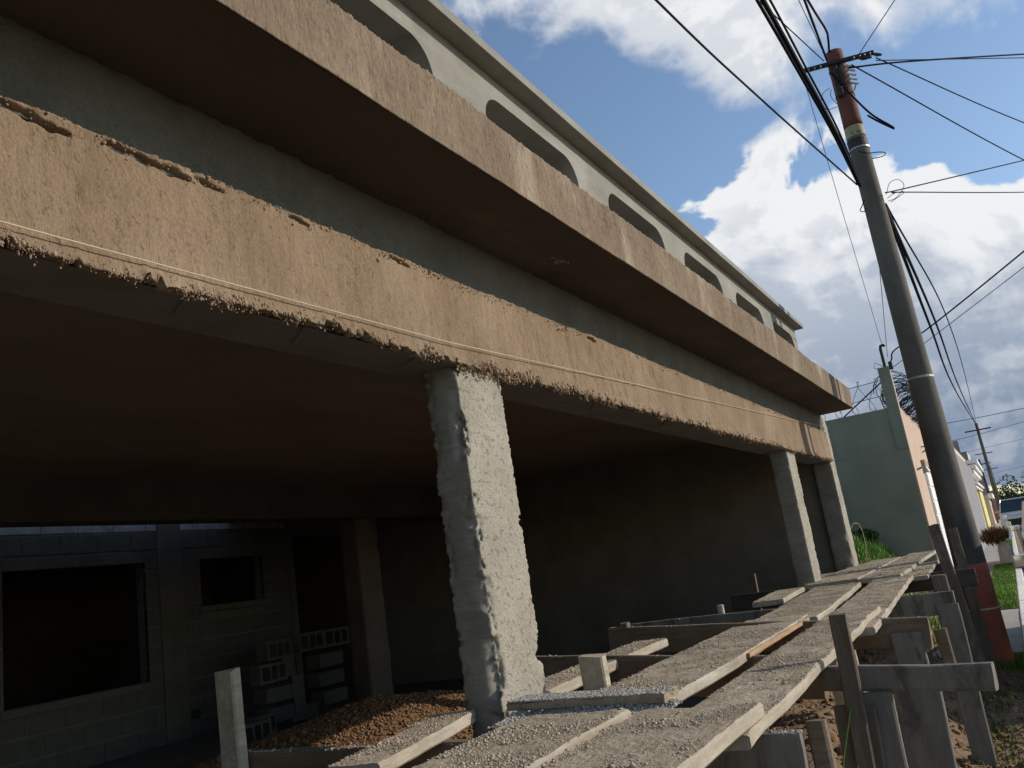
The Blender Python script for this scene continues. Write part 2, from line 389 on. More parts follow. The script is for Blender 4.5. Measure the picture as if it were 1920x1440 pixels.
m_green = M('green painted render', [(.25, (0.190, 0.190, 0.139)), (.5, (0.231, 0.229, 0.171)), (.8, (0.273, 0.269, 0.203))], 1.6, .9, .25, 35, fine=.12, blotch=(.9, .50, .66, (.15, .165, .13), .6), streak=((2.5, 2.5, .5), .25))
m_orange = M('peach painted render', [(.3, (0.457, 0.333, 0.256)), (.7, (0.540, 0.404, 0.317))], 2, .9, .15, 30, fine=.1)
m_white = plain('white enamel', (.78, .78, .78), .45)
m_cream = M('cream render', [(.3, (.52, .45, .33)), (.7, (.64, .57, .44))], 1.2, .9, .15, 20)
m_mauve = M('grey mauve render', [(.3, (0.214, 0.206, 0.218)), (.7, (0.286, 0.278, 0.290))], 1, .9, .15, 20)
m_brownr = M('tan render', [(.3, (.30, .22, .15)), (.7, (.40, .30, .21))], 1, .9, .15, 20)
m_yellow = M('yellow trim paint', [(.3, (.66, .56, .22)), (.7, (.76, .66, .32))], 2, .8, .1, 20)
m_pink = M('dull pink render', [(.3, (.36, .24, .22)), (.7, (.46, .32, .29))], 1, .9, .15, 20)
m_dark = plain('dark opening', (.025, .024, .024), .8)
m_red = plain('magenta sign print', (.50, .05, .13), .5)
m_steel = M('galvanised steel', [(.3, (0.238, 0.238, 0.238)), (.7, (0.364, 0.364, 0.364))], 12, .5, .1, 40, metal=.9)
m_iron = M('black rusty iron', [(.3, (.02, .02, .022)), (.7, (.055, .045, .04))], 20, .6, .3, 60)
m_cable = plain('black cable sheath', (.010, .010, .016), .9, spec=.1)
m_cableg = plain('grey cable sheath', (.10, .10, .11), .6)
m_string = plain('mason string', (.50, .42, .27), .8)
m_pole = M('pole concrete', [(.25, (0.085, 0.077, 0.062)), (.55, (0.118, 0.105, 0.087)), (.8, (0.150, 0.132, 0.110))], 5, .85, .35, 60, (1, 1, .4), fine=.2, dist=.006, blotch=(3.5, .50, .66, (.07, .066, .06), .7))
m_polered = M('faded red pole paint', [(.25, (0.340, 0.095, 0.054)), (.55, (0.479, 0.145, 0.078)), (.8, (0.567, 0.202, 0.120))], 4, .8, .3, 50, (1, 1, .5), fine=.2, dist=.006, blotch=(5, .54, .68, (.26, .19, .15), .7))
m_poletop = M('red-brown pole head paint', [(.25, (0.094, 0.036, 0.025)), (.8, (0.182, 0.072, 0.050))], 5, .8, .3, 50, (1, 1, .5), fine=.2, dist=.006)
m_tag = M('yellowed number band', [(.3, (0.266, 0.252, 0.140)), (.7, (0.350, 0.329, 0.196))], 8, .7, .1, 30)
m_carw = plain('white car paint', (.74, .75, .77), .22, spec=.6, fine=.02)
m_cars = M('silver car paint', [(.3, (.46, .48, .50)), (.7, (.52, .54, .56))], 5, .25, .02, 30, metal=.5, fine=.03)
m_tyre = plain('tyre rubber', (.02, .02, .02), .85)
m_glass = glass('dark window glass')
m_lamp = plain('headlamp lens', (.75, .76, .78), .12, spec=.8)
m_leafd = M('dark tree leaves', [(.3, (.028, .055, .018)), (.7, (.06, .10, .03))], 3, .75, .1, 10, fine=.3)
m_leafy = M('yellow-green leaves', [(.3, (.13, .17, .03)), (.7, (.24, .27, .06))], 3, .75, .1, 10, fine=.3)
m_bark = M('bark', [(.3, (.08, .06, .045)), (.7, (.16, .125, .09))], 12, .9, .5, 30)
m_dry = M('dry brown leaves', [(.3, (.12, .065, .03)), (.7, (.27, .16, .08))], 9, .9, .2, 30, fine=.3)
m_mirror = bpy.data.materials.new('mirror glass'); m_mirror.use_nodes = True
_b = m_mirror.node_tree.nodes['Principled BSDF']; _b.inputs['Base Color'].default_value = (.85, .87, .9, 1); _b.inputs['Metallic'].default_value = 1; _b.inputs['Roughness'].default_value = .04

# ------------------------------------------------------------------ terrain, street
def smooth(a, b, x):
    t = np.clip((x - a) / (b - a), 0, 1); return t * t * (3 - 2 * t)
def ground_z(x, y):
    x = np.asarray(x, float); y = np.asarray(y, float)
    P = np.stack([x, y, 0 * x], 1)
    z = -1.34 + 0 * x
    near = smooth(.45, 1.25, y) * (1 - smooth(8.4, 9.2, x)) * (1 - smooth(1.6, 2.2, y))
    z = z + near * .34
    rgh = (1 - smooth(9.0, 10.5, x)) * smooth(-.1, .35, y)
    z = z + rgh * (fbm(P, 2.2, 3, 4) * .09 + fbm(P, 9, 8, 4) * .035)
    mound = smooth(9.65, 10.1, x) * smooth(.75, 1.75, y) * (1 - smooth(13.0, 13.05, x))
    z = z + mound * (1.20 - .10 * smooth(10, 12.5, x) + fbm(P, 1.3, 5, 3) * .05)
    return z
xs = np.concatenate([np.arange(-6, -1, .5), np.arange(-1, 14.2, .06), np.arange(14.3, 30, 1.), np.array([40, 60, 90, 140, 220, 400, 800, 1500.])])
ys = np.concatenate([np.array([-1500, -700, -300, -120, -60, -30, -16.]), np.arange(-10, -.2, 1.5), np.arange(-.1, 3.0, .05), np.arange(3.2, 12, 1.), np.array([16, 30, 60, 140, 400, 1500.])])
X_, Y_ = np.meshgrid(xs, ys, indexing='ij')
Zg = ground_z(X_.ravel(), Y_.ravel())
Zg = np.where(Y_.ravel() < -.05, -1.56, Zg)
gm = build('ground', np.stack([X_.ravel(), Y_.ravel(), Zg], 1), grid_faces(len(xs), len(ys)), m_dirt, smooth=True, loc=(0, 0, -1.34), kind='structure')
box('road', m_road, None, -30, 400, -7.5, .06, -1.50, -1.43, kind='structure')
box('far_field', m_land, None, 150, 1400, -700, 700, -1.40, -1.30, kind='structure')
pv = MB()
box('pavement', m_walk, None, 13.2, 400, .60, 1.9, -1.40, -1.285, kind='structure')
box('driveway', m_walk, None, 9.3, 13.18, .19, .98, -1.40, -1.285, kind='structure')
box('driveway_slab', m_walk, None, 23.4, 31.0, .19, .597, -1.40, -1.288, kind='structure')
kb = thing('kerb', 'whitewashed concrete kerb beside the road', 'kerb', (60, .12, -1.43))
kx = 9.3
while kx < 118:
    L = 1.2 if kx < 40 else 4.0
    box('kerb_stone', m_kerb, kb, kx, kx + L - .012, .065, .185, -1.46, -1.27 + random.uniform(-.004, .004), bev=.012)
    kx += L
for (a, b) in ((13.25, 23.35), (31.05, 40.0), (42, 74)):
    box('verge', m_turf, None, a, b, .19, .597, -1.40, -1.275, kind='structure')

def blades(name, P, H, mat, parent=None, wd=.006, **kw):
    n = len(P); a = RNG.uniform(0, 6.283, n); lean = RNG.uniform(.1, .6, n) * H
    d = np.stack([np.cos(a), np.sin(a), 0 * a], 1); s = np.stack([-np.sin(a), np.cos(a), 0 * a], 1)
    w = RNG.uniform(.6, 1.4, n) * wd
    b0 = P - s * w[:, None]; b1 = P + s * w[:, None]
    mid = P + d * (lean * .35)[:, None]; mid[:, 2] += H * .6
    m0 = mid - s * (w * .7)[:, None]; m1 = mid + s * (w * .7)[:, None]
    tip = P + d * lean[:, None]; tip[:, 2] += H * .95
    V = np.stack([b0, b1, m1, m0, tip], 1).reshape(-1, 3)
    F = []
    base = np.arange(n) * 5
    F = np.concatenate([np.stack([base, base + 1, base + 2], 1), np.stack([base, base + 2, base + 3], 1), np.stack([base + 3, base + 2, base + 4], 1)])
    return build(name, V, F, mat, parent, kind='stuff', **kw)
n = 26000
gx = RNG.uniform(9.75, 12.95, n); gy = RNG.uniform(.95, 4.2, n)
keep = RNG.random(n) < (.35 + .65 * smooth(1.1, 1.6, gy))
gx, gy = gx[keep], gy[keep]
blades('grass', np.stack([gx, gy, ground_z(gx, gy) - .01], 1), RNG.uniform(.04, .13, len(gx)) * (1 + .9 * (RNG.random(len(gx)) < .08)), m_grass)
n = 9000
gx = np.concatenate([RNG.uniform(13.3, 23.3, n), RNG.uniform(31, 40, 2500)]); gy = RNG.uniform(.2, .59, len(gx))
blades('verge_grass', np.stack([gx, gy, np.full(len(gx), -1.278)], 1), RNG.uniform(.02, .07, len(gx)), m_grass, wd=.008)
n = 1500
th = RNG.uniform(0, 6.283, n); rr = .18 + np.abs(RNG.normal(0, .16, n))
gx = 8.9 + rr * np.cos(th); gy = .42 + rr * np.sin(th)
blades('grass_tuft', np.stack([gx, gy, ground_z(gx, gy) - .01], 1), RNG.uniform(.03, .12, n), m_grass)
n = 2200
gx = RNG.uniform(5.5, 8.8, n); gy = RNG.uniform(.1, .5, n); kp = fbm(np.stack([gx, gy, 0 * gx], 1), 2.5, 9, 3) > .05
gx, gy = gx[kp], gy[kp]
blades('weeds', np.stack([gx, gy, ground_z(gx, gy) - .01], 1), RNG.uniform(.015, .06, len(gx)), m_turf, wd=.005)
n = 9000
cx = RNG.uniform(1.2, 9.0, n); cy = RNG.uniform(.15, 1.9, n)
stones('dirt_clods', np.stack([cx, cy, ground_z(cx, cy) + .002], 1), np.exp(RNG.normal(-4.75, .55, n)), m_clod)

# ------------------------------------------------------------------ the unfinished building
B = thing('unfinished_building', 'unfinished concrete building with brown plastered beam and parapet of rounded openings', 'building', (4.0, 1.6, -1.1))
ZB, ZS = .745, 1.24             # underside of the front beam, underside of the slab
box('beam_core', m_rough, B, -3.4, 9.56, 1.50, 1.70, ZB + .004, ZS)
# rough cast upper band of the beam
nu, nv = 900, 16
u = np.linspace(-1.5, 9.56, nu); v = np.linspace(1.03, ZS, nv)
U_, V_ = np.meshgrid(u, v, indexing='ij'); P = np.stack([U_.ravel(), 0 * U_.ravel(), V_.ravel()], 1)
dy = fbm(P, 11, 2, 5, .65) * .024
P[:, 1] = 1.492 - np.abs(dy) - .002
build('rough_band', P, grid_faces(nu, nv), m_rough, B, smooth=True)
# plaster coat of the beam, ragged below
xs_b = np.concatenate([np.arange(-1.5, .4, .03), np.arange(.4, 3.2, .006), np.arange(3.2, 6, .01), np.arange(6, 9.545, .016)])
rows = np.concatenate([[0], np.linspace(0, .8, 40), np.linspace(.81, 1, 26), [1]])
nb, nr = len(xs_b), len(rows)
P0 = np.stack([xs_b, 0 * xs_b, 0 * xs_b], 1)
zlo = ZB - .004 + fbm(P0, 5, 21, 4, .6) * .014 + sstep(fbm(P0, 38, 22, 4, .75), -.05, .35) * .022 - sstep(fbm(P0, 70, 23, 3, .7), .1, .4) * .010
zhi = 1.052 + fbm(P0, 2.5, 31, 5, .6) * .010
U_, T_ = np.meshgrid(np.arange(nb), rows, indexing='ij')
Zc = zlo[U_.astype(int)] * (1 - T_) + zhi[U_.astype(int)] * T_
Xc = xs_b[U_.astype(int)]
P = np.stack([Xc.ravel(), 0 * Xc.ravel(), Zc.ravel()], 1)
Ps = P * np.array([1, 1, .45])
patch = sstep(fbm(P, 1.1, 47, 3) + .9 * sstep(P[:, 0], 3.3, 3.36) * (1 - sstep(P[:, 0], 5.2, 6.2)), -.05, .35)
bulge = fbm(P, 1.6, 41, 3) * .007 + fbm(Ps, 11, 42, 5, .66) * (.0022 + .003 * patch) + fbm(Ps, 55, 43, 4, .7) * (.0012 + .0055 * patch) - .006 * sstep(fbm(P * np.array([1, 1, .5]), 7, 48, 4, .7), .33, .5) + .004 * sstep(P[:, 0], 3.30, 3.31)
edge = np.minimum(T_.ravel(), 1 - T_.ravel())
rag = np.exp(-edge / .04) * fbm(P, 70, 44, 3, .75) * .010
lowlip = np.exp(-T_.ravel() / .06) * .010
P[:, 1] = 1.476 - bulge - rag - lowlip
for (a, b, zt, dz, hh) in ((.80, 1.00, 1.043, .022, .009), (1.07, 1.20, 1.043, .010, .009), (1.19, 1.30, 1.036, .008, .012), (1.31, 1.40, 1.040, .010, .008), (1.62, 1.70, 1.042, .008, .005), (2.05, 2.16, 1.040, .010, .005), (3.5, 3.6, 1.036, .008, .005)):
    t_ = (P[:, 0] - a) / (b - a); on = (t_ > 0) & (t_ < 1)
    zc = zt - dz * t_ + .006 * vnoise(P * np.array([1, 0, 0]), 30, 5); th = hh * np.sin(np.pi * np.clip(t_, 0, 1)) ** .6 * (1 + .5 * vnoise(P * np.array([1, 0, 0]), 60, 6))
    dd = np.abs(P[:, 2] - zc)
    P[:, 1] += np.where(on, np.clip(1.25 - dd / np.maximum(th, 1e-4), 0, 1) * .028, 0)
    P[:, 1] -= np.where(on & (P[:, 2] > zc + th * .7), .006, 0)
Pg = P.reshape(nb, nr, 3)
Pg[:, 0, 1] = 1.502; Pg[:, -1, 1] = 1.497; Pg[:, -1, 2] += .008
build('plaster_coat', Pg.reshape(-1, 3), grid_faces(nb, nr), m_plaster, B, smooth=True)
# clods hanging from the lower edge of the plaster
n = 11000
cx = np.concatenate([RNG.uniform(.4, 3.4, 7000), RNG.uniform(3.4, 9.5, n - 7000)])
pc = np.stack([cx, 0 * cx, 0 * cx], 1)
cl = fbm(pc, 11, 51, 3, .6)
kp = RNG.random(n) < np.clip(.45 + cl * 1.4, .04, 1)
cx = cx[kp]; cl = cl[kp]
zz = np.interp(cx, xs_b, zlo)
pz = zz + RNG.normal(.003, .009, len(cx)) - np.clip(cl, 0, 1) * RNG.uniform(0, .026, len(cx))
stones('plaster_clods', np.stack([cx, 1.468 + RNG.normal(0, .010, len(cx)), pz], 1), np.minimum(np.exp(RNG.normal(-6.15, .5, len(cx))), .007) * np.clip(cx / 2.4, .55, 1), m_bcrumb, B, flat=(.8, 2.2))
# crumbs along the top lip
n = 2600
cx = RNG.uniform(.3, 9.5, n); pc = np.stack([cx, 0 * cx, 0 * cx], 1)
kp = fbm(pc, 3.0, 61, 4, .6) > RNG.uniform(-.5, .5, n); cx = cx[kp]
zz = np.interp(cx, xs_b, zhi)
stones('lip_crumbs', np.stack([cx, 1.474 + RNG.normal(0, .005, len(cx)), zz - np.abs(RNG.normal(0, .016, len(cx)))], 1), np.exp(RNG.normal(-5.95, .4, len(cx))), m_bcrumb, B, flat=(.5, 1.1))
# mortar skins under the beam whose broken edges read as cracks
def skin(x0, x1, y1, seed, t=.007):
    k = 40; xx = np.linspace(x0, x1, k); pp = np.stack([xx, 0 * xx, 0 * xx], 1)
    env = np.clip(np.minimum(np.linspace(0, 1, k), np.linspace(1, 0, k)) * 6, 0, 1)
    ye = 1.50 + (y1 - 1.50) * env * (1 + .3 * fbm(pp, 5, seed, 4, .65))
    V = np.concatenate([np.stack([xx, 1.49 + 0 * xx, ZB - t + 0 * xx], 1), np.stack([xx, ye, ZB - t + 0 * xx], 1), np.stack([xx, ye + .003, ZB + .004 + 0 * xx], 1)])
    F = [(i, i + 1, k + i + 1, k + i) for i in range(k - 1)] + [(k + i, k + i + 1, 2 * k + i + 1, 2 * k + i) for i in range(k - 1)]
    build('mortar_skin', V, F, m_under, B)
for a, b, y1, s_ in ((.4, 1.22, 1.60, 1), (1.28, 1.63, 1.61, 2), (1.66, 2.16, 1.62, 3), (2.18, 2.50, 1.60, 4), (2.75, 3.5, 1.63, 5), (3.55, 4.4, 1.60, 6), (4.5, 6.0, 1.64, 7)):
    skin(a, b, y1, s_)
box('beam_underside', m_under, B, -3.4, 9.5, 1.512, 1.698, ZB - .001, ZB + .003)

# cornice slab edge
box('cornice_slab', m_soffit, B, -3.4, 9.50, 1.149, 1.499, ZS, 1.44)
nu, nv = 1300, 40
u = np.concatenate([np.linspace(-1.5, .6, 80), np.linspace(.6, 4, 700), np.linspace(4, 9.505, 520)]); nu = len(u)
rows = np.concatenate([[0], np.linspace(0, 1, 38), [1]]); nv = len(rows)
P0 = np.stack([u, 0 * u, 0 * u], 1)
ztop = 1.458 + fbm(P0, 3, 71, 4, .6) * .010 + np.abs(fbm(P0, 40, 72, 4, .7)) * .020
zbot = ZS + .001 + fbm(P0, 20, 73, 4, .7) * .003
I_, T_ = np.meshgrid(np.arange(nu), rows, indexing='ij')
Z = zbot[I_] * (1 - T_) + ztop[I_] * T_; Xc = u[I_]
P = np.stack([Xc.ravel(), 0 * Xc.ravel(), Z.ravel()], 1)
Pz = P * np.array([1, 1, .42])
rough_w = smooth(.28, .55, T_.ravel() + .18 * fbm(P, 4, 77, 3))
P[:, 1] = 1.145 - fbm(P, 1.3, 74, 3) * .006 - rough_w * fbm(Pz, 38, 75, 5, .68) * (.0045 + .009 * sstep(fbm(P, 3.5, 79, 3), -.1, .4)) - (1 - rough_w) * fbm(P * np.array([.2, 1, 1]), 40, 76, 3) * .0022 - rough_w * .002
Pg = P.reshape(nu, nv, 3); Pg[:, 0, 1] = 1.17; Pg[:, 0, 2] += .012; Pg[:, -1, 1] = 1.20
build('cornice_face', Pg.reshape(-1, 3), grid_faces(nu, nv), m_cornice, B, smooth=True)
V = [(9.505, 1.15, ZS + .002), (9.505, 1.5, ZS + .002), (9.505, 1.5, 1.46), (9.505, 1.15, 1.46)]
build('cornice_end', V, [(0, 1, 2, 3)], m_cornice, B)
n = 5200
cx = RNG.uniform(.5, 9.4, n); kp = fbm(np.stack([cx, 0 * cx, 0 * cx], 1), 9, 78, 3, .6) > RNG.uniform(-.6, .5, n); cx = cx[kp]
zz = np.interp(cx, u, ztop)
stones('cornice_crumbs', np.stack([cx, 1.152 + np.abs(RNG.normal(0, .012, len(cx))), zz + RNG.normal(-.001, .005, len(cx))], 1), np.exp(RNG.normal(-5.8, .45, len(cx))), m_crumb, B, flat=(.6, 1.4))
box('cornice_ledge', m_crust, B, -3.4, 9.50, 1.165, 1.499, 1.442, 1.458)
# nick in the soffit
stones('soffit_nick', [(3.02 + random.uniform(-.05, .05), 1.33 + random.uniform(-.02, .02), ZS) for _ in range(14)], [random.uniform(.006, .016) for _ in range(14)], m_under, B)

# parapet with rounded openings
def round_rect(x0, x1, z0, z1, r, k=9):
    pts = []
    for (cx_, cz_, a0) in ((x1 - r, z1 - r, 0), (x0 + r, z1 - r, 90), (x0 + r, z0 + r, 180), (x1 - r, z0 + r, 270)):
        for i in range(k):
            a = math.radians(a0 + 90 * i / (k - 1)); pts.append((cx_ + r * math.cos(a), cz_ + r * math.sin(a)))
    return pts
bm = bmesh.new()
edges = []
def loop(pts):
    vs = [bm.verts.new((p[0], 1.503, p[1])) for p in pts]
    for i in range(len(vs)): edges.append(bm.edges.new((vs[i], vs[(i + 1) % len(vs)])))
loop([(-3.4, 1.46), (9.27, 1.46), (9.22, 2.16), (-3.4, 2.16)])
holes = []
for k in range(-3, 6):
    x1 = 2.525 + 1.301 * k
    pts = round_rect(x1 - .915, x1, 1.72, 2.052, .135); holes.append(pts); loop(pts[::-1])
res = bmesh.ops.triangle_fill(bm, use_beauty=True, use_dissolve=False, edges=edges)
faces = [f for f in bm.faces]
bad = []
for f in faces:
    c = f.calc_center_median()
    for h_ in holes:
        xs_ = [p[0] for p in h_]
        if min(xs_) < c.x < max(xs_) and 1.72 < c.z < 2.052:
            # inside a hole's rounded rectangle?
            ins = False; j = len(h_) - 1
            for i in range(len(h_)):
                if (h_[i][1] > c.z) != (h_[j][1] > c.z) and c.x < (h_[j][0] - h_[i][0]) * (c.z - h_[i][1]) / (h_[j][1] - h_[i][1]) + h_[i][0]: ins = not ins
                j = i
            if ins: bad.append(f); break
bmesh.ops.delete(bm, geom=bad, context='FACES')
ex = bmesh.ops.extrude_face_region(bm, geom=bm.faces[:])
bmesh.ops.translate(bm, vec=(0, .26, 0), verts=[q for q in ex['geom'] if isinstance(q, bmesh.types.BMVert)])
bmesh.ops.recalc_face_normals(bm, faces=bm.faces)
bm.verts.index_update()
par = build('parapet', [q.co[:] for q in bm.verts], [tuple(q.index for q in f.verts) for f in bm.faces], m_parapet, B); bm.free()
box('cap', m_parapet, par, -3.4, 9.30, 1.418, 1.84, 2.162, 2.209, bev=.004)

# columns
def column(name, x0, x1, y0, y1, z0, z1, chip, seed, parent, zr=150, na=16, spalls=()):
    """square concrete post with broken arrises"""
    per = []
    for i in range(na): per.append((x0 + (x1 - x0) * i / na, y0, 1))       # street face
    for i in range(na // 2): per.append((x1, y0 + (y1 - y0) * i / (na // 2), 0))
    for i in range(na): per.append((x1 - (x1 - x0) * i / na, y1, 0))
    for i in range(na // 2): per.append((x0, y1 - (y1 - y0) * i / (na // 2), 0))
    k = len(per); zs = np.linspace(z0, z1, zr)
    A = np.array(per); C = np.array([(x0 + x1) / 2, (y0 + y1) / 2])
    V = np.zeros((zr, k, 3))
    V[:, :, 0] = A[None, :, 0]; V[:, :, 1] = A[None, :, 1]; V[:, :, 2] = zs[:, None]
    P = V.reshape(-1, 3).copy()
    dirs = np.array([C[0], C[1], 0]) - P; dirs[:, 2] = 0; dirs /= np.linalg.norm(dirs, axis=1)[:, None]
    cd = np.min(np.stack([np.hypot(P[:, 0] - a, P[:, 1] - b) for a in (x0, x1) for b in (y0, y1)], 1), 1)
    cn = fbm(P, 6.5, seed, 5, .68)
    fs = np.where(P[:, 1] < y0 + .05, 1.0, .35)
    ch = fs * (sstep(cn, .10, .16) * .4 + sstep(cn, .24, .30) * .6) * chip * .46 * (.8 + .5 * fbm(P, 40, seed + 8, 3, .7)) * np.exp(-(cd / .028) ** 2)
    ch += np.abs(fbm(P, 34, seed + 2, 4, .75)) * .018 * np.exp(-(cd / .018) ** 2)
    cl_ = np.hypot(P[:, 0] - x0, P[:, 1] - y0)
    for (zc_, hh_, dp_) in spalls:                   # larger lumps knocked off the left street arris
        prof_ = 1 - np.abs(P[:, 2] - zc_ - .02 * fbm(P, 20, seed + 11, 2)) / hh_
        ch = np.maximum(ch, sstep(prof_ + .35 * fbm(P, 30, seed + 13, 3, .7), .1, .3) * dp_ * .75 * (1 + .7 * fbm(P, 34, seed + 12, 4, .75)) * np.exp(-(cl_ / .032) ** 2))
    front = (P[:, 1] < y0 + 1e-4)
    s = ch + fbm(P, 6, seed + 5, 3, .6) * .003 + fbm(P, 48, seed + 6, 4, .7) * np.where(front, .0030, .0012)
    P += dirs * s[:, None]
    P[:, 0] += .004 * np.sin(P[:, 2] * 2.1 + seed)
    F = []
    for i in range(zr - 1):
        for j in range(k):
            F.append((i * k + j, i * k + (j + 1) % k, (i + 1) * k + (j + 1) % k, (i + 1) * k + j))
    F.append(tuple((zr - 1) * k + j for j in range(k)))
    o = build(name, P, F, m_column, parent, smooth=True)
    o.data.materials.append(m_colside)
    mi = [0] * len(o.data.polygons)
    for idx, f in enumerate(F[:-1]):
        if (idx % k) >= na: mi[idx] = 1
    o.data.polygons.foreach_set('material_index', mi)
    return o
column('column', 2.375, 2.675, 1.488, 1.622, -1.12, ZB + .01, .13, 3, B, zr=300, na=34, spalls=((.62, .06, .022), (.21, .025, .030), (-.02, .07, .034), (-.19, .035, .040), (-.275, .075, .052), (-.40, .03, .050), (-.50, .06, .05)))
column('column', 7.40, 7.715, 1.490, 1.64, -1.12, ZB + .01, .07, 13, B, zr=150)
column('column', 9.50, 9.80, 1.490, 1.68, -1.20, ZS - .002, .07, 23, B, zr=150)
column('column', -2.9, -2.6, 1.49, 1.64, -1.12, ZB + .01, .06, 33, B, zr=60)
# spalled concrete bulging below the beam at the column head
stones('column_head_rubble', np.stack([RNG.uniform(2.37, 2.66, 420), 1.483 + RNG.normal(0, .004, 420), ZB + RNG.normal(-.006, .016, 420)], 1), np.exp(RNG.normal(-6.0, .45, 420)), m_bcrumb, B, flat=(.5, 1.2))
# slab, floor, end walls, back part
slab = MB(); slab.box(-3.4, 9.78, 1.701, 7.50, ZS - .02, 1.49); slab.box(7.2, 9.78, 7.50, 7.97, ZS - .02, 1.49); slab.build('ceiling_slab', m_ceiling, B)
box('floor_slab', m_floor, B, -3.6, 9.9, 1.62, 11.5, -1.30, -1.10)
# far end wall of blocks, plastered over on the inside
box('end_wall', m_wallint, B, 9.56, 9.74, 1.69, 7.95, -1.1, ZS - .022)
box('end_wall', m_wallint, B, -3.6, -3.42, 1.5, 11.4, -1.1, 2.4)
box('inner_beam', m_inbeam, B, -3.4, 9.55, 5.80, 6.05, .885, ZS - .021)
ic = column('inner_column', 6.94, 7.28, 5.81, 6.04, -1.1, .884, .03, 43, B, zr=40); ic.data.materials[0] = m_inbeam; ic.data.materials[1] = m_inbeam
# back wall built of blocks
YB = 8.0
WIN = [(4.58, 6.08, -.45, .768), (6.80, 7.74, .245, .768)]
DOOR_X = 8.16
bw = box('back_wall', m_mortar, B, 2.3, 2.31, YB + .02, YB + .17, -1.1, 2.6)
bpy.data.objects.remove(bw)
mb = MB()
x_edges = [2.3, 4.58, 6.08, 6.80, 7.74, DOOR_X]
for i in range(5):
    a, b_ = x_edges[i], x_edges[i + 1]
    segs = [(-1.1, 2.6)]
    for (wa, wb, za, zc) in WIN:
        if abs(a - wa) < 1e-6: segs = [(-1.1, za), (zc, 2.6)]
    for (za, zc) in segs: mb.box(a, b_, YB + .005, YB + .15, za, zc)
wall = mb.build('back_wall', m_mortar, B)
meshes = {}
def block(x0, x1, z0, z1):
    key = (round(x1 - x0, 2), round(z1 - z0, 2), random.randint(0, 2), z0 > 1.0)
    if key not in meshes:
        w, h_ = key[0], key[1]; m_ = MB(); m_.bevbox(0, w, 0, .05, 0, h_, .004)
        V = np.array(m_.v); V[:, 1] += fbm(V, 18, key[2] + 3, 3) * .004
        me = bpy.data.meshes.new('block'); me.from_pydata([tuple(p) for p in V], [], m_.f); me.materials.append(m_blocklit if key[3] else m_block); meshes[key] = me
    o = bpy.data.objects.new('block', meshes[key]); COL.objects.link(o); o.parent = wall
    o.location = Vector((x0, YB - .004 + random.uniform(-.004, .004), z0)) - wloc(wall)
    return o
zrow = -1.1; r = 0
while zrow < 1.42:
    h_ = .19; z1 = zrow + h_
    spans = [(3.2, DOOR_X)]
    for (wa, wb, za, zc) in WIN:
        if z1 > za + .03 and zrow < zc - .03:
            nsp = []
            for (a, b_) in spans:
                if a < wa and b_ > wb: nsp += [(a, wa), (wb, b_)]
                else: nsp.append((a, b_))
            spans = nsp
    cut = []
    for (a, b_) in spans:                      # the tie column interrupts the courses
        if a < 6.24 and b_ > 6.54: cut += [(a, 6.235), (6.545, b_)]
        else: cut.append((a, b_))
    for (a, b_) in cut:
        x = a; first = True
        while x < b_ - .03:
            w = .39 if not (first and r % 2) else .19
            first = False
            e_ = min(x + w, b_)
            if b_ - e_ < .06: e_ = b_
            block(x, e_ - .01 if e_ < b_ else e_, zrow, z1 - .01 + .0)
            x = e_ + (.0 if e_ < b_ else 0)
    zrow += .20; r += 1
box('tie_column', m_rough, wall, 6.24, 6.54, YB - .02, YB + .004, -1.1, 2.58)
box('door_jamb', m_rough, wall, DOOR_X, DOOR_X + .10, YB - .02, YB + .15, -1.1, 2.55)
for (wa, wb, za, zc) in WIN:
    box('window_sill', m_rough, wall, wa - .06, wb + .10, YB - .055, YB + .14, za - .075, za - .002, bev=.01)
    box('window_lintel', m_rough, wall, wa, wb, YB + .0, YB + .14, zc + .002, zc + .10)
box('switch_box', m_dark, wall, 6.56, 6.68, YB - .012, YB - .005, -.92, -.83)
# dark rooms behind
rm = MB()
rm.box(2.2, 9.9, 11.2, 11.4, -1.1, 2.6); rm.box(2.1, 2.3, 8.15, 11.2, -1.1, 2.6); rm.box(9.75, 9.9, 7.95, 11.2, -1.1, 2.6); rm.box(8.26, 9.75, YB + .02, YB + .158, 1.0, 2.6)
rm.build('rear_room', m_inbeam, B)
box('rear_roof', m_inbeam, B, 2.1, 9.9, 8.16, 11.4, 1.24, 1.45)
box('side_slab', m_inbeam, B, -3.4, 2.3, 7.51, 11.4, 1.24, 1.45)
box('added_sun_screen', m_rough, B, 9.80, 9.95, 6.5, 8.2, 1.0, 3.4)  # unseen wall added to keep sun out of the rear rooms
box('door_head', m_rough, wall, 8.262, 9.55, YB, YB + .018, .98, 2.5)
# ------------------------------------------------------------------ mason's string
ms = MB(); pts = []
for i in range(41):
    t = i / 40; x = -1.2 + 10.7 * t
    z = .762 + .0366 * (x - .828) + .006 * math.sin(t * math.pi) * -1
    z = np.interp(x, [-1.2, .828, 1.44, 2.28, 4.01, 8.05, 9.5], [.75, .765, .775, .789, .864, 1.035, 1.098])
    k_ = 1.462 / 1.44; pts.append((x * k_, 1.462, z * k_))
ms.tube(pts, .0016, 6)
ms.build('mason_string', m_string, None, label='thin tan mason string stretched along the plastered beam', cat='string')

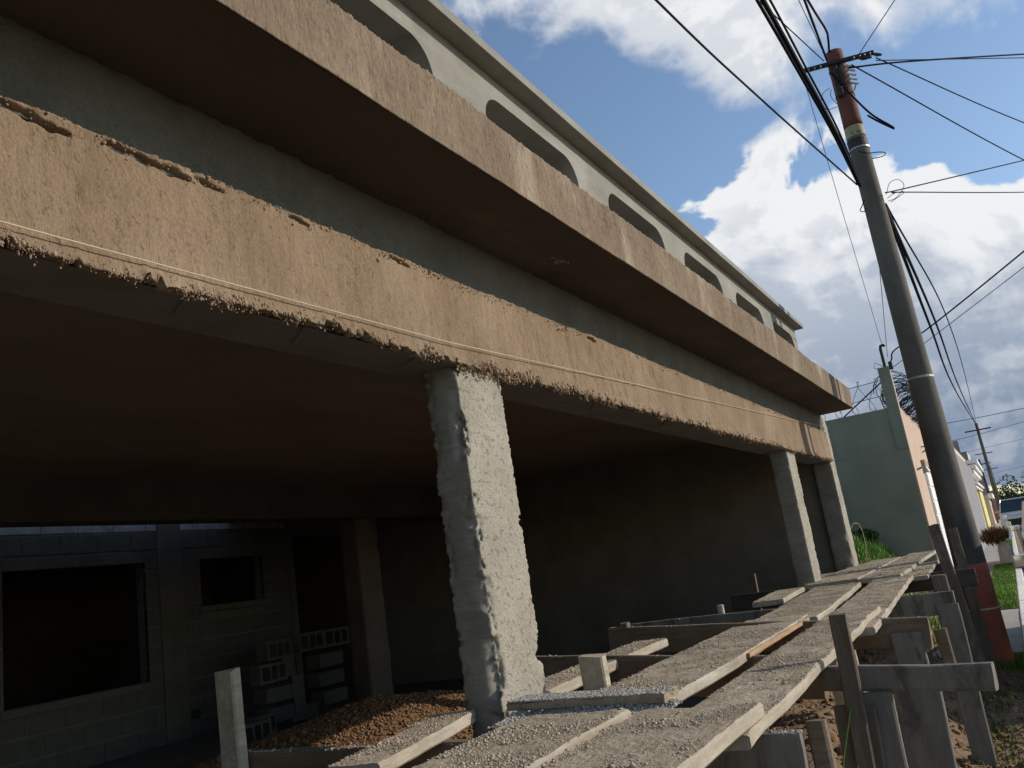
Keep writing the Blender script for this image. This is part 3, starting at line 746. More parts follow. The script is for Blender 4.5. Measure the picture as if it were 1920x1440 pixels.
# ------------------------------------------------------------------ scaffold timber
def plank_mesh(A, B_, w, t, up, crust=0., nl=60, seed=0, nt=10, chip=.004, bow=.0):
    """A-B: centre line of the top face, w wide, t thick; up: the way the broad face looks"""
    A = np.array(A, float); B_ = np.array(B_, float); d = B_ - A; L = np.linalg.norm(d); d /= L
    up = np.array(up, float); up -= d * up.dot(d); up /= np.linalg.norm(up); s = np.cross(d, up)
    b = min(.006, t * .2)
    ring = [(-w / 2 + b, 0)] + [(-w / 2 + w * i / nt, 0) for i in range(1, nt)] + [(w / 2 - b, 0), (w / 2, -b), (w / 2, -t / 2), (w / 2, -t + b), (w / 2 - b, -t), (0, -t), (-w / 2 + b, -t), (-w / 2, -t + b), (-w / 2, -t / 2), (-w / 2, -b)]
    k = len(ring); ts = np.linspace(0, L, nl)
    rg = np.array(ring)
    u = np.tile(rg[:, 0], (nl, 1)); v = np.tile(rg[:, 1], (nl, 1)); q = np.tile(ts[:, None], (1, k))
    Pn = np.stack([q.ravel(), u.ravel() * 1.0, v.ravel()], 1)
    side = np.sign(u.ravel()) * (np.abs(u.ravel()) > w * .42)
    wob = fbm(np.stack([q.ravel(), side * 7.7, 0 * q.ravel()], 1), 2.2, seed, 5, .6) * chip * 1.6
    uu = u.ravel() + side * wob
    vv = v.ravel()
    topm = vv > -1e-6
    vv = vv + np.where(topm, fbm(Pn, 26, seed + 1, 4, .65) * crust + fbm(Pn, 5, seed + 4, 3) * crust * .8, 0)
    vv = vv + fbm(np.stack([q.ravel(), 0 * uu, 0 * uu], 1), 1.1, seed + 9, 2) * .004 + bow * np.sin(np.pi * q.ravel() / L)
    qq = q.ravel() + np.where((np.arange(nl * k) // k) % (nl - 1) == 0, fbm(Pn, 16, seed + 2, 3) * .008, 0)
    V = A[None] + qq[:, None] * d[None] + uu[:, None] * s[None] + vv[:, None] * up[None]
    F = [(i * k + j, i * k + (j + 1) % k, (i + 1) * k + (j + 1) % k, (i + 1) * k + j) for i in range(nl - 1) for j in range(k)]
    F = [f[::-1] for f in F]
    F += [tuple(range(k)), tuple((nl - 1) * k + j for j in range(k))[::-1]]
    return V, F, (A, d, s, up, L)
WALK = 'planks laid along the scaffold walkway'
PUT = 'scaffold cross pieces set on edge'
POSTS = 'scaffold uprights'
def plank(label, A, B_, w, t=.032, crust=.004, crumbs=0, size=-5.6, seed=0, nl=None, group=WALK, mat=None, cm=None, topm=None, bow=0.):
    L = (Vector(B_) - Vector(A)).length
    nl = nl or max(12, int(L / .022))
    V, F, fr = plank_mesh(A, B_, w, t, (0, 0, 1), crust, nl, seed, 14, .011, bow)
    o = build('scaffold_plank', V, F, mat or m_wood, None, label=label, cat='plank', group=group)
    if topm is not False:
        o.data.materials.append(topm or m_crust)
        k = 24
        idx = [1 if (i % k) < 14 else 0 for i in range((nl - 1) * k)] + [0, 0]
        kk = len(F) // (nl - 1)
        idx = []
        for i in range(nl - 1):
            for j in range(kk): idx.append(1 if j < 14 else 0)
        idx += [0] * (len(F) - len(idx))
        o.data.polygons.foreach_set('material_index', idx)
    if crumbs:
        A_, d, s, up, L = fr
        n = int(crumbs * 2.2)
        tt = RNG.uniform(0.005, L - .005, n); uu = RNG.uniform(-.49, .49, n) * w
        pp = np.stack([tt, uu, 0 * tt], 1)
        kp = fbm(pp, 6.5, seed + 30, 5, .65) + .02 > RNG.normal(.06, .12, n)
        tt, uu = tt[kp], uu[kp]
        S = np.exp(RNG.normal(size - 1.05, .5, len(tt))); S = np.where(RNG.random(len(tt)) < .008, S * 2.2, S); S = np.minimum(S, .0055)
        P = A_[None] + tt[:, None] * d[None] + uu[:, None] * s[None] + (S * .25 + .001)[:, None] * up[None]
        stones('mortar_crumbs', P, S, cm or m_crumb, o, flat=(.4, .85))
    return o
ZW = -.375
# near end of the walkway
plank('near outer plank of the walkway, crusted with mortar, its end lapping the next plank', (.75, .715, ZW + .034), (2.04, .735, ZW + .030), .30, .034, .004, 9000, -5.75, 1)
plank('near inner plank of the walkway running up against the foot of the big front column', (.75, 1.015, ZW + .034), (2.06, 1.07, ZW + .030), .30, .036, .005, 14000, -5.65, 2)
plank('long middle outer plank tapering between the grey upright and the gap in the walkway', (1.885, .698, ZW - .006), (4.69, .780, ZW - .006), .232, .032, .004, 14000, -5.7, 3)
plank('long middle inner plank with bright split edge beside the dark gap', (2.12, 1.105, ZW - .004), (4.66, 1.165, ZW - .004), .325, .034, .005, 15000, -5.6, 4)
plank('inner plank running past the foot of the second column', (4.55, 1.12, ZW - .012), (7.20, 1.285, ZW - .010), .36, .034, .005, 9000, -5.5, 6)
plank('outer plank far along the walkway with a slanting street edge', (4.02, .750, ZW - .034), (7.17, .872, ZW - .006), .285, .032, .004, 8000, -5.5, 7)
plank('far inner plank lapped on top near the third column', (7.20, 1.34, ZW + .016), (10.6, 1.36, ZW + .02), .42, .036, .005, 4000, -5.2, 8)
plank('far middle plank with ragged broken edge at the end of the walkway', (7.15, .96, ZW + .012), (11.3, .99, ZW + .02), .30, .034, .005, 3500, -5.2, 9)
plank('far outer plank with pale clean edge at the end of the walkway', (7.3, .735, ZW - .028), (9.0, .760, ZW - .006), .17, .030, .003, 900, -5.4, 10)
# split orange edge
V, F, _ = plank_mesh((3.30, .958, ZW - .008), (4.58, .988, ZW - .008), .014, .020, (0, 0, 1), .002, 40, 5, 4, .008)
build('split_batten', V, F, m_fresh, None, label='freshly split orange batten along the edge of the middle inner plank', cat='batten')
# inner row, inside the columns
plank('dusty plank end behind the big front column, tipped towards the gravel', (1.72, 1.525, ZW - .002), (2.36, 1.66, ZW + .004), .155, .036, .004, 2200, -5.5, 11, group='planks inside the columns')
plank('sunlit plank with a pale edge slanting behind the short block', (2.68, 1.585, ZW - .002), (4.10, 1.66, ZW + .004), .165, .040, .004, 3000, -5.5, 12, group='planks inside the columns')
plank('dusty plank end lying inside the second column', (6.05, 1.56, ZW + .002), (7.12, 1.64, ZW + .004), .22, .036, .004, 1500, -5.2, 13, group='planks inside the columns')
plank('short plank inside between the second and third column', (7.85, 1.62, ZW + .002), (9.1, 1.66, ZW + .004), .20, .036, .004, 900, -5.2, 14, group='planks inside the columns')
# mortar covered cross plank at the foot of the column
plank('rounded cross plank heaped with grey mortar at the foot of the big front column', (2.30, 1.385, ZW + .036), (2.27, .885, ZW + .034), .105, .024, .008, 16000, -4.9, 15, group='cross planks', cm=m_crumbg, mat=m_crust)
n = 9000
cy = RNG.uniform(.86, 1.36, n); cx = 2.205 + .09 * (1.385 - cy) * .06 + RNG.normal(0, .035, n) - np.abs(RNG.normal(0, .03, n))
hp = np.exp(-((cx - 2.24) / .035) ** 2) * (.016 + .010 * vnoise(np.stack([cx, cy, 0 * cx], 1), 14, 3))
stones('mortar_spill', np.stack([cx, cy, ZW + .030 * (cx < 2.06) + .001 + hp * RNG.uniform(.2, 1, n)], 1), np.minimum(np.exp(RNG.normal(-6.1, .5, n)), .007), m_crumbg)
# short upright block on the walkway
V, F, _ = plank_mesh((2.745, 1.345, -.285), (2.76, 1.35, -.43), .088, .045, (-1, 0, 0), 0, 8, 3, 4, .003)
build('timber_block', V, F, m_wood, None, label='short square timber block standing upright on the inner planks', cat='block')

def putlog(label, A, B_, h, t=.045, mat=None, seed=0, crumbs=0):
    """a board on edge; A-B is the middle of its top edge"""
    A = Vector(A); B_ = Vector(B_); d = (B_ - A).normalized(); face = Vector((-1, 0, 0)); face = (face - d * face.dot(d)).normalized()
    dn = d.cross(face); dn = dn if dn.z < 0 else -dn
    # broad face looks at -x; centre of that face
    off = dn * (h / 2) + face * (t / 2)
    L = (B_ - A).length
    V, F, _ = plank_mesh(A + off, B_ + off, h, t, face, .0015, max(10, int(L / .05)), seed, 6, .006)
    o = build('putlog', V, F, mat or m_woodt, None, label=label, cat='timber', group=PUT)
    if crumbs:
        tt = RNG.uniform(0, L, crumbs)
        P = np.array(A)[None] + tt[:, None] * np.array(d)[None] + RNG.normal(0, t * .25, crumbs)[:, None] * np.array([1, 0, 0])[None]
        stones('mortar_crumbs', P, np.exp(RNG.normal(-6.2, .5, crumbs)), m_crumbg, o)
    return o
ZL = -.418
putlog('big grey cross piece in the foreground with mortar lumps on its top', (2.13, .535, ZL - .012), (2.13, 1.35, ZL + .004), .21, .048, m_woodg, 1, 700)
putlog('brown cross piece behind the leaning stake at the gravel heap', (2.14, 1.36, ZL), (2.10, 2.42, ZL + .012), .17, .045, m_woodt, 2, 500)
putlog('long cross piece with dark stained top edge, nailed across the front uprights', (2.96, .150, -.432), (3.06, .66, -.418), .074, .04, m_woodg, 3)
putlog('brown cross piece running inside behind the short block', (3.30, .70, -.412), (3.52, 2.05, -.335), .15, .042, m_woodt, 4, 160)
putlog('red-brown cross piece under the lapped plank ends, sawn end to the street', (4.34, .425, -.418), (4.44, 2.02, -.318), .135, .05, m_woodt, 5, 260)
putlog('pale grey cross piece sticking out beyond the slanting plank', (5.70, .392, -.418), (5.74, 2.5, -.40), .125, .045, m_woodg, 6, 120)
putlog('blackened cross piece sticking out toward the utility pole', (7.62, .335, -.410), (7.56, 2.25, -.385), .135, .05, m_woodd, 7)
putlog('last cross piece under the far end of the walkway', (9.35, .62, -.418), (9.3, 2.0, -.41), .13, .045, m_woodt, 8)
# small brown block on the end of the foreground cross piece, with a bent nail
V, F, _ = plank_mesh((2.175, .510, -.420), (2.165, .507, -.55), .045, .04, (-1, 0, 0), 0, 6, 4, 4, .002)
cl_ = build('timber_cleat', V, F, m_woodt, None, label='small brown cleat nailed to the end of the foreground cross piece', cat='timber')
MB().tube([(2.15, .485, -.53), (2.15, .462, -.527), (2.152, .428, -.517)], .0042, 6).build('nail', m_iron, cl_)

def upright(label, T, Bt, w, t=.035, mat=None, seed=0, face=(-1, 0, 0), name='scaffold_post'):
    L = (Vector(Bt) - Vector(T)).length
    V, F, _ = plank_mesh(T, Bt, w, t, face, .0015, max(10, int(L / .04)), seed, 6, .006, .0)
    return build(name, V, F, mat or m_woody, None, label=label, cat='post', group=POSTS)
GZ = -1.38
upright('dark weathered upright rising above the walkway edge, nearest on the street side', (2.93, .545, -.248), (2.93, .585, GZ), .058, .03, m_woody, 1)
upright('grey board upright beside the nearest dark street side post', (2.985, .50, -.50), (3.00, .50, GZ), .10, .03, m_woodg, 2)
upright('wide board upright split down its length behind the nearest post', (2.955, .565, -.53), (2.95, .60, GZ), .12, .025, m_woody, 3)
upright('short grey board hanging under the red-brown cross piece', (4.30, .530, -.475), (4.31, .530, -.88), .13, .03, m_woodg, 4)
upright('wide stained grey board standing in the dirt under the walkway', (4.265, .535, -.72), (4.22, .555, GZ), .195, .035, m_woodg, 5)
upright('broad grey board under the pale cross piece, foot in the dirt', (5.66, .440, -.487), (5.60, .440, GZ), .118, .035, m_woodg, 6)
upright('short stub behind the pale cross piece', (5.80, .455, -.33), (5.80, .455, -.56), .085, .04, m_woody, 7)
upright('tall dark upright at the far end with a thin sunlit edge', (7.58, .540, -.045), (7.52, .440, GZ - .04), .088, .036, m_woody, 8)
upright('slim dark upright against the utility pole', (8.20, .452, -.10), (8.15, .42, GZ), .075, .036, m_woody, 9)
upright('thin short batten below the red-brown cross piece', (4.55, .405, -.50), (4.55, .400, -.68), .05, .03, m_woodt, 10)
upright('pale stake seen in the gap under the long middle plank', (3.95, .80, -.42), (3.95, .80, GZ + .3), .05, .045, m_wood, 11)
upright('pale split stake under the middle planks', (4.75, .86, -.41), (4.75, .86, GZ + .3), .055, .03, m_wood, 12)
upright('pale stake with a sunlit side standing by the gravel heap', (2.02, 2.302, -.143), (2.04, 2.30, -1.13), .088, .042, m_wood, 13)
upright('inner stake where the red-brown cross piece ends', (4.42, 1.93, -.302), (4.42, 1.93, -1.12), .045, .05, m_woody, 14)
upright('inner stake under the brown cross piece', (3.42, 1.74, -.40), (3.42, 1.74, -1.12), .05, .045, m_woody, 15)
upright('inner stake at the blackened cross piece, in the shade of the end wall', (7.7, 2.08, -.24), (7.7, 2.08, -1.12), .06, .05, m_woody, 16)
upright('little stake by the inner end of the pale cross piece', (5.9, 1.85, -.36), (5.9, 1.85, -1.12), .04, .04, m_wood, 17)
# dry grass stems poking out below the walkway
for i, (a, b) in enumerate((((2.62, .62, -.86), (3.0, .55, -.46)), ((2.5, .70, -.9), (2.72, .60, -.62)))):
    MB().tube([a, ((a[0] + b[0]) / 2, (a[1] + b[1]) / 2 + .01, (a[2] + b[2]) / 2 + .01), b], .0025, 5).build('grass_stem', m_grass, None, label=('long thin green stem leaning under the middle plank', 'short thin green stem low under the middle plank')[i], cat='weed')

# ------------------------------------------------------------------ gravel heap and blocks inside
gh = thing('gravel_heap', 'heap of orange gravel inside the unfinished building', 'gravel heap', (5.7, 4.75, -1.1))
def heap_z(x, y):
    P = np.stack([x, y, 0 * x], 1)
    r = np.hypot((x - 5.7) / 2.2, (y - 4.75) / 1.5) + fbm(P, 1.6, 4, 3) * .08
    return -1.1 + .37 * np.clip(1 - r, 0, 1) * (1.25 - .25 * np.clip(1 - r, 0, 1)) + .01 * fbm(P, 12, 6, 3) * (r < 1)
a_ = np.linspace(3.2, 8.1, 90); b_ = np.linspace(3.1, 6.3, 90); A2, B2 = np.meshgrid(a_, b_, indexing='ij')
build('gravel_mass', np.stack([A2.ravel(), B2.ravel(), heap_z(A2.ravel(), B2.ravel()) - .006], 1), grid_faces(90, 90), m_gravel, gh, smooth=True, kind='stuff')
n = 42000
cx = RNG.uniform(3.2, 8.0, n); cy = RNG.uniform(3.15, 6.25, n); cz = heap_z(cx, cy); kp = cz > -1.095
stones('gravel_stones', np.stack([cx, cy, cz], 1)[kp], np.exp(RNG.normal(-4.95, .42, kp.sum())), m_gravel, gh)

def hollow_block_mesh():
    m_ = MB(); L, H, D = .39, .19, .14
    m_.box(0, L, 0, D, 0, .028); m_.box(0, L, 0, D, H - .028, H)
    for x in (0, .109, .2535 - .03, .362 - .0): pass
    ws = [(0, .028), (.139, .163), (.252 - .003, .276 - .003), (.362, .39)]
    for (a, b) in ws: m_.box(a, b, 0, D, .028, H - .028)
    # rounded corners of each cell
    cells = [(.028, .139), (.163, .249), (.273, .362)]
    for (a, b) in cells:
        for (cx_, sx_) in ((a, 1), (b, -1)):
            for (cz_, sz_) in ((.028, 1), (H - .028, -1)):
                m_.prism([(cx_, cz_), (cx_ + sx_ * .022, cz_), (cx_ + sx_ * .007, cz_ + sz_ * .007), (cx_, cz_ + sz_ * .022)], 'y', .004, D - .004)
    me = bpy.data.meshes.new('concrete_block'); me.from_pydata(m_.v, [], m_.f); me.materials.append(m_block)
    return me
hb = hollow_block_mesh()
BG = 'hollow concrete blocks stacked inside'
spots = [((6.62, 6.86, -.42), .10, 0, 'leftmost hollow block in the top row of the stack, cells to the street'),
         ((7.02, 6.80, -.395), .02, 0, 'middle hollow block in the top row of the stack, cells to the street'),
         ((7.42, 6.82, -.40), -.06, 0, 'hollow block at the right end of the top row of the stack'),
         ((6.42, 6.78, -.63), .05, 0, 'hollow block in the second row showing three dark cells'),
         ((6.95, 6.84, -.605), .5, 1, 'end-on block under the middle of the top row'),
         ((7.05, 6.82, -.80), .45, 1, 'end-on block third from the top of the right hand pile'),
         ((7.08, 6.84, -.99), .5, 1, 'end-on block low in the right hand pile'),
         ((6.55, 6.85, -.83), 0, 2, 'solid faced block below the row of three cells'),
         ((6.58, 6.88, -1.03), 0, 2, 'solid faced block at the bottom of the left pile'),
         ((6.98, 6.95, -1.09), 0, 2, 'solid faced block at the bottom beside the end-on blocks'),
         ((7.36, 6.86, -.605), .02, 2, 'solid faced block under the right end of the top row'),
         ((7.36, 6.88, -.80), -.03, 2, 'solid faced block in the middle of the right end of the stack'),
         ((7.38, 6.86, -1.0), .02, 2, 'solid faced block at the foot of the right end of the stack'),
         ((6.15, 6.62, -1.09), .25, 3, 'hollow block lying loose on the floor left of the gravel heap'),
         ((5.75, 6.35, -1.09), .1, 3, 'hollow block lying loose on the floor at the edge of the gravel')]
for i, (p, rz, mode, lab) in enumerate(spots):
    o = bpy.data.objects.new('concrete_block', hb); COL.objects.link(o); o.location = p
    if mode == 0: o.rotation_euler = (0, 0, rz)
    elif mode == 1: o.rotation_euler = (math.radians(90), 0, math.radians(90) + rz - .5); o.location = Vector(p) + Vector((0, 0, 0)); o.rotation_euler = (0, 0, math.radians(80)); o.scale = (1, 1, 1)
    elif mode == 2: o.rotation_euler = (math.radians(90), 0, rz); o.location = Vector(p) + Vector((0, .19, .0))
    else: o.rotation_euler = (0, 0, rz)
    tag(o, lab, 'concrete block', BG)

# ------------------------------------------------------------------ neighbour house with green side wall
H = thing('neighbour_house', 'green and peach house next door with a white garage door', 'house', (15, 2, -1.3))
box('side_wall', m_green, H, 13.0, 13.2, 1.004, 9.0, -1.3, 1.60)
box('front_wall', m_orange, H, 13.004, 17.2, .985, 1.15, -1.3, 1.602)
pil = box('corner_pilaster', m_green, H, 12.985, 13.14, .99, 1.13, 1.0, 2.18)
box('pilaster_face', m_orange, H, 12.99, 13.138, .975, .989, -1.3, 2.178)
gd = thing('x', 'x', 'x', (0, 0, 0)); bpy.data.objects.remove(gd)
dr = box('garage_door', m_white, H, 14.7, 17.0, .962, .984, -1.28, .72)
for k in range(9): box('door_panel', m_white, dr, 14.74, 16.96, .950, .961, -1.26 + k * .22, -1.06 + k * .22, bev=.006)
box('door_frame', m_mauve, H, 16.9, 17.2, .93, .984, -1.28, .95)
box('door_lintel', m_brownr, H, 14.5, 17.2, .93, .984, .80, .90)
lt = MB(); lt.tube([(13.25, .97, .70), (13.25, .90, .72), (13.25, .87, .70)], .015, 8); lt.tube([(13.25, .87, .72), (13.25, .855, .64)], [.03, .05], 10)
lt.build('wall_lamp', m_steel, H)
hk = MB(); hk.tube([(15.4, .985, 1.16), (15.4, .93, 1.16), (15.4, .92, 1.10), (15.4, .985, 1.07)], .012, 6); hk.build('wall_hook', m_iron, H)
rs = MB(); rs.tube([(13.06, 1.03, 2.18), (13.06, 1.03, 2.46), (13.06, 1.02, 2.50), (13.06, .985, 2.505), (13.06, .97, 2.48)], .022, 8); rs.build('service_riser', m_iron, H)
box('meter_box', m_iron, H, 12.98, 13.06, .925, .974, 2.13, 2.24, bev=.006)
hx = MB(); hx.tube([(13.06, 1.05, 2.2), (13.06, 1.15, 2.28), (13.06, 1.17, 2.20), (13.06, 1.1, 2.17)], .005, 5); hx.build('loose_wire', m_cableg, H)
# razor wire coils along the front edge and the side wall
rw = thing('razor_wire', 'tangled coils of dark razor wire along the peach front of the house next door', 'razor wire', (15, 1.0, 1.62))
for (ph, rad, yy, x0, x1, turns, seed) in ((0, .25, 1.02, 13.2, 17.4, 26, 1), (1.1, .21, .98, 13.4, 17.2, 22, 2), (2.3, .28, .96, 14.2, 17.4, 18, 3)):
    pts = []
    N_ = turns * 14
    for i in range(N_ + 1):
        t = i / N_; a = ph + t * turns * 2 * math.pi
        rr_ = rad * (1 + .18 * math.sin(5.3 * t * turns + seed))
        pts.append((x0 + (x1 - x0) * t + .07 * math.sin(a * .5 + seed), yy + rr_ * math.cos(a) * .9, 1.62 + rad + rr_ * math.sin(a) - .05 * t))
    MB().tube(pts, .006, 4).build('wire_coil', m_iron, rw)
    bb = MB()
    for i in range(0, N_, 5):
        p = Vector(pts[i]); q = Vector(pts[i + 1]); d = (q - p).normalized(); nrm = d.cross(Vector((.3, .5, .8))).normalized() * .02
        bb.add([p - nrm - d * .012, p + nrm - d * .004, p + nrm * .6 + d * .014, p - nrm * .6 + d * .010], [(0, 1, 2, 3)])
    bb.build('wire_barb', m_steel, rw, kind='stuff')
rs2 = thing('side_razor_wire', 'open strands and loops of razor wire above the green side wall', 'razor wire', (13.1, 3, 1.6))
for (z0, z1) in ((2.02, 1.98), (1.80, 1.78)):
    MB().tube([(13.1, 1.1, z0), (13.1, 2.6, (z0 + z1) / 2 - .04), (13.1, 5.5, z1)], .005, 4).build('wire_strand', m_cableg, rs2)
MB().tube([(13.1, 1.12, 2.0), (13.1, 1.75, 1.60)], .011, 6).build('stay_bar', m_iron, rs2)
pts = []
for i in range(261):
    t = i / 260; a = t * 18 * 2 * math.pi
    pts.append((13.1 + .22 * math.cos(a), 1.15 + 4.2 * t + .05 * math.sin(a * 2), 1.84 + .23 * math.sin(a)))
MB().tube(pts, .0042, 4).build('wire_coil', m_cableg, rs2)
bb = MB()
for i in range(0, 260, 6):
    p = Vector(pts[i]); bb.add([p + Vector((0, -.018, -.006)), p + Vector((0, .018, -.006)), p + Vector((.002, .008, .008)), p + Vector((.002, -.008, .008))], [(0, 1, 2, 3)])
bb.build('wire_barb', m_steel, rs2, kind='stuff')
# small shrub at the foot of the green wall
pb = thing('small_shrub', 'small dark shrub at the foot of the green wall', 'shrub', (12.6, 1.75, -.2))
n = 500; q = RNG.normal(0, 1, (n, 3)); q /= np.linalg.norm(q, axis=1)[:, None]; q *= RNG.uniform(.3, 1, (n, 1)) ** .5
q = q * np.array([.14, .18, .08]) + np.array([12.75, 1.78, -.13])
blades('foliage', q, RNG.uniform(.05, .10, n), m_leafd, pb, wd=.02)
MB().tube([(12.65, 1.75, -.3), (12.65, 1.75, -.05)], .012, 6).build('stem', m_bark, pb)
# yellow wire loop at the third column
MB().tube([(9.83, 1.50, .02), (9.86, 1.46, .08), (9.92, 1.42, .07), (9.95, 1.40, -.02), (9.94, 1.40, -.2), (9.90, 1.42, -.34)], .004, 5).build('tie_wire', m_string, None, label='pale loop of tie wire hanging beside the third column', cat='wire')

# ------------------------------------------------------------------ further houses along the left
def house(label, x0, x1, yf, yb, z1, mw, mf=None, name='street_house'):
    h = thing(name, label, 'house', ((x0 + x1) / 2, yf + 2, -1.3))
    box('side_wall', mw, h, x0, x0 + .2, yf + .003, yb, -1.3, z1)
    box('front_wall', mf or mw, h, x0 + .003, x1, yf, yf + .2, -1.3, z1 - .003)
    box('roof', m_mauve, h, x0 + .2, x1, yf + .2, yb, z1 - .2, z1 - .02)
    return h
h2 = house('tan house with yellow pilasters beyond the white garage door', 17.25, 27, .99, 9, 1.75, m_brownr)
for x in (17.6, 19.2, 20.8): box('pilaster', m_yellow, h2, x, x + .35, .93, .989, -1.3, 1.2)
o = box('canopy', m_brownr, h2, 17.3, 22, .80, .929, 1.1, 1.35)
for x in (18.1, 19.7): 
    d_ = box('door', m_mauve, h2, x, x + .95, .96, .989, -1.28, .9); box('handle', m_steel, d_, x + .8, x + .86, .94, .959, -.35, -.25)
h3 = house('plain mauve house mostly hidden by the utility pole', 27.2, 45, 1.06, 10, 2.0, m_mauve)
h4 = house('house with white mouldings and a yellow edge strip', 45.2, 79, 1.62, 12, 3.3, m_mauve, m_cream)
for (z0, z1, o_) in ((2.35, 2.6, .35), (2.65, 2.9, .5), (2.95, 3.2, .65), (1.5, 1.62, .25), (1.68, 1.82, .38)): box('moulding', m_white, h4, 60, 76, 1.62 - o_, 1.619, z0, z1)
box('edge_strip', m_yellow, h4, 70, 78.5, 1.50, 1.619, -1.3, 1.45)
h5 = house('tall mauve gabled house with a pale street edge', 80, 87, 1.86, 12, 5.0, m_mauve, m_cream)
box('gable', m_mauve, h5, 80, 80.2, 2.3, 8, 5.0, 6.0)
h6 = house('cream shop front with a white awning and a magenta poster', 87.2, 106, 1.30, 12, 1.35, m_cream)
box('awning', m_white, h6, 87, 100, .95, 1.299, 1.05, 1.45)
box('shop_sign', m_red, h6, 92, 94, 1.26, 1.299, -1.0, .45)
box('shop_door', m_dark, h6, 99, 101.5, 1.27, 1.299, -1.28, .9)
h7 = house('dull pink upper block behind the white awning', 106.2, 125, 1.55, 12, 4.6, m_pink)
for x in (109, 114): 
    w_ = box('window', m_dark, h7, x, x + 1.8, 1.51, 1.549, 1.6, 3.0); box('sill', m_white, w_, x - .1, x + 1.9, 1.45, 1.509, 1.45, 1.59)
h8 = house('low terracotta house near the second utility pole', 125.2, 150, 1.2, 12, 2.4, m_pink, m_orange)

# ------------------------------------------------------------------ utility poles
def pole_axis(z):                                   # slight lean
    return Vector((8.9 + .004 * (z + 1.34), .413 + .0045 * (z + 1.3), z))
PO = thing('utility_pole', 'leaning concrete utility pole with red painted foot, nearest to the building', 'utility pole', (8.9, .41, -1.36), 'utility poles')
def rad(z): return np.interp(z, [-1.4, 1.3, 5.0], [.147, .113, .083])
def shaft(z0, z1, name, mat, ex=0.):
    k = 24; V = []; zs = np.linspace(z0, z1, 14)
    for z in zs:
        c = pole_axis(z); r_ = rad(z) + ex
        for j in range(k): V.append((c.x + r_ * math.cos(2 * math.pi * j / k), c.y + r_ * math.sin(2 * math.pi * j / k), z))
    F = [(i * k + j, i * k + (j + 1) % k, (i + 1) * k + (j + 1) % k, (i + 1) * k + j) for i in range(13) for j in range(k)] + [tuple(range(k))[::-1], tuple(13 * k + j for j in range(k))]
    return build(name, V, F, mat, PO, smooth=True)
def ring(z, h_, ex, name, mat, tilt=0.):
    k = 24; V = []
    for (dz, e) in ((0, 0.001), (0, ex), (h_, ex), (h_, .001)):
        for j in range(k):
            a = 2 * math.pi * j / k; r_ = rad(z) + e; c = pole_axis(z)
            V.append((c.x + r_ * math.cos(a), c.y + r_ * math.sin(a), z + dz + tilt * math.sin(a)))
    F = [(i * k + j, i * k + (j + 1) % k, (i + 1) * k + (j + 1) % k, (i + 1) * k + j) for i in range(3) for j in range(k)]
    return build(name, V, F, mat, PO, smooth=False)
sh = shaft(-1.42, 4.86, 'pole_shaft', m_pole)
shaft(-1.40, -.44, 'painted_foot', m_polered, .002)
shaft(3.98, 4.858, 'painted_head', m_poletop, .002)
shaft(3.86, 3.975, 'number_band', m_tag, .003)
ring(1.30, .022, .006, 'steel_strap', m_steel, .004)
ring(-.84, .014, .004, 'steel_strap', m_kerb)
ring(3.815, .016, .007, 'steel_strap', m_iron, .004)
ring(3.72, .018, .007, 'steel_strap', m_steel)
ring(3.745, .065, .005, 'dark_strap', m_iron)
ring(4.33, .02, .006, 'dark_strap', m_iron, .01)
ring(4.64, .018, .008, 'dark_strap', m_iron)
# digits on the number band, facing the camera side of the pole
def digits(txt, size, ang, z):
    cu = bpy.data.curves.new('number', 'FONT'); cu.body = txt; cu.size = size; cu.extrude = .0008; cu.align_x = 'CENTER'
    o = bpy.data.objects.new('tmp', cu); COL.objects.link(o)
    dg = bpy.context.evaluated_depsgraph_get(); me = bpy.data.meshes.new_from_object(o.evaluated_get(dg)); bpy.data.objects.remove(o)
    c = pole_axis(z); r_ = rad(z) + .004
    V = []
    for q_ in me.vertices:
        a = ang + q_.co.x / r_
        rr_ = r_ + q_.co.z
        V.append((c.x + rr_ * math.cos(a), c.y + rr_ * math.sin(a), z + q_.co.y))
    F = [tuple(p.vertices) for p in me.polygons]
    build('number', V, F, m_iron, PO)
digits('16', .055, math.radians(205), 3.872)
digits('C', .05, math.radians(168), 3.880)
# cross arm of perforated angle iron
arm = MB()
for (z0, z1, y0, y1) in ((0, .05, 0, .006), (0, .006, 0, .05)):
    pass
A0 = Vector((8.80, .80, 4.705)); A1 = Vector((8.80, .075, 4.60)); dA = (A1 - A0)
V = []
for p in (A0, A1):
    for (dx, dz) in ((0, 0), (-.055, 0), (-.055, .006), (-.006, .006), (-.006, .055), (0, .055)): V.append(p + Vector((dx, 0, dz)))
arm.add(V, [(0, 1, 2, 3, 4, 5)[::-1], (6, 7, 8, 9, 10, 11)] + [(i, (i + 1) % 6, 6 + (i + 1) % 6, 6 + i) for i in range(6)])
ca = arm.build('cross_arm', m_iron, PO)
bl = MB()
for t in (.06, .14, .22, .30, .74, .82, .88, .95):
    p = A0 + dA * t; bl.tube([p + Vector((-.062, 0, .003)), p + Vector((-.05, 0, -.02))], .008, 6)
    bl.tube([p + Vector((-.010, 0, .03)), p + Vector((.008, 0, .03))], .008, 6)
bl.build('bolt', m_steel, ca, kind='stuff')
ins = MB()
for t in (.80, .99, .86):
    p = A0 + dA * t + Vector((-.05, 0, -.015)); ins.tube([p, p + Vector((.0, -.03, -.02)), p + Vector((.01, -.07, -.035))], [.013, .02, .01], 8)
ins.build('clamp', m_iron, PO)
cl = MB(); c = pole_axis(4.55)
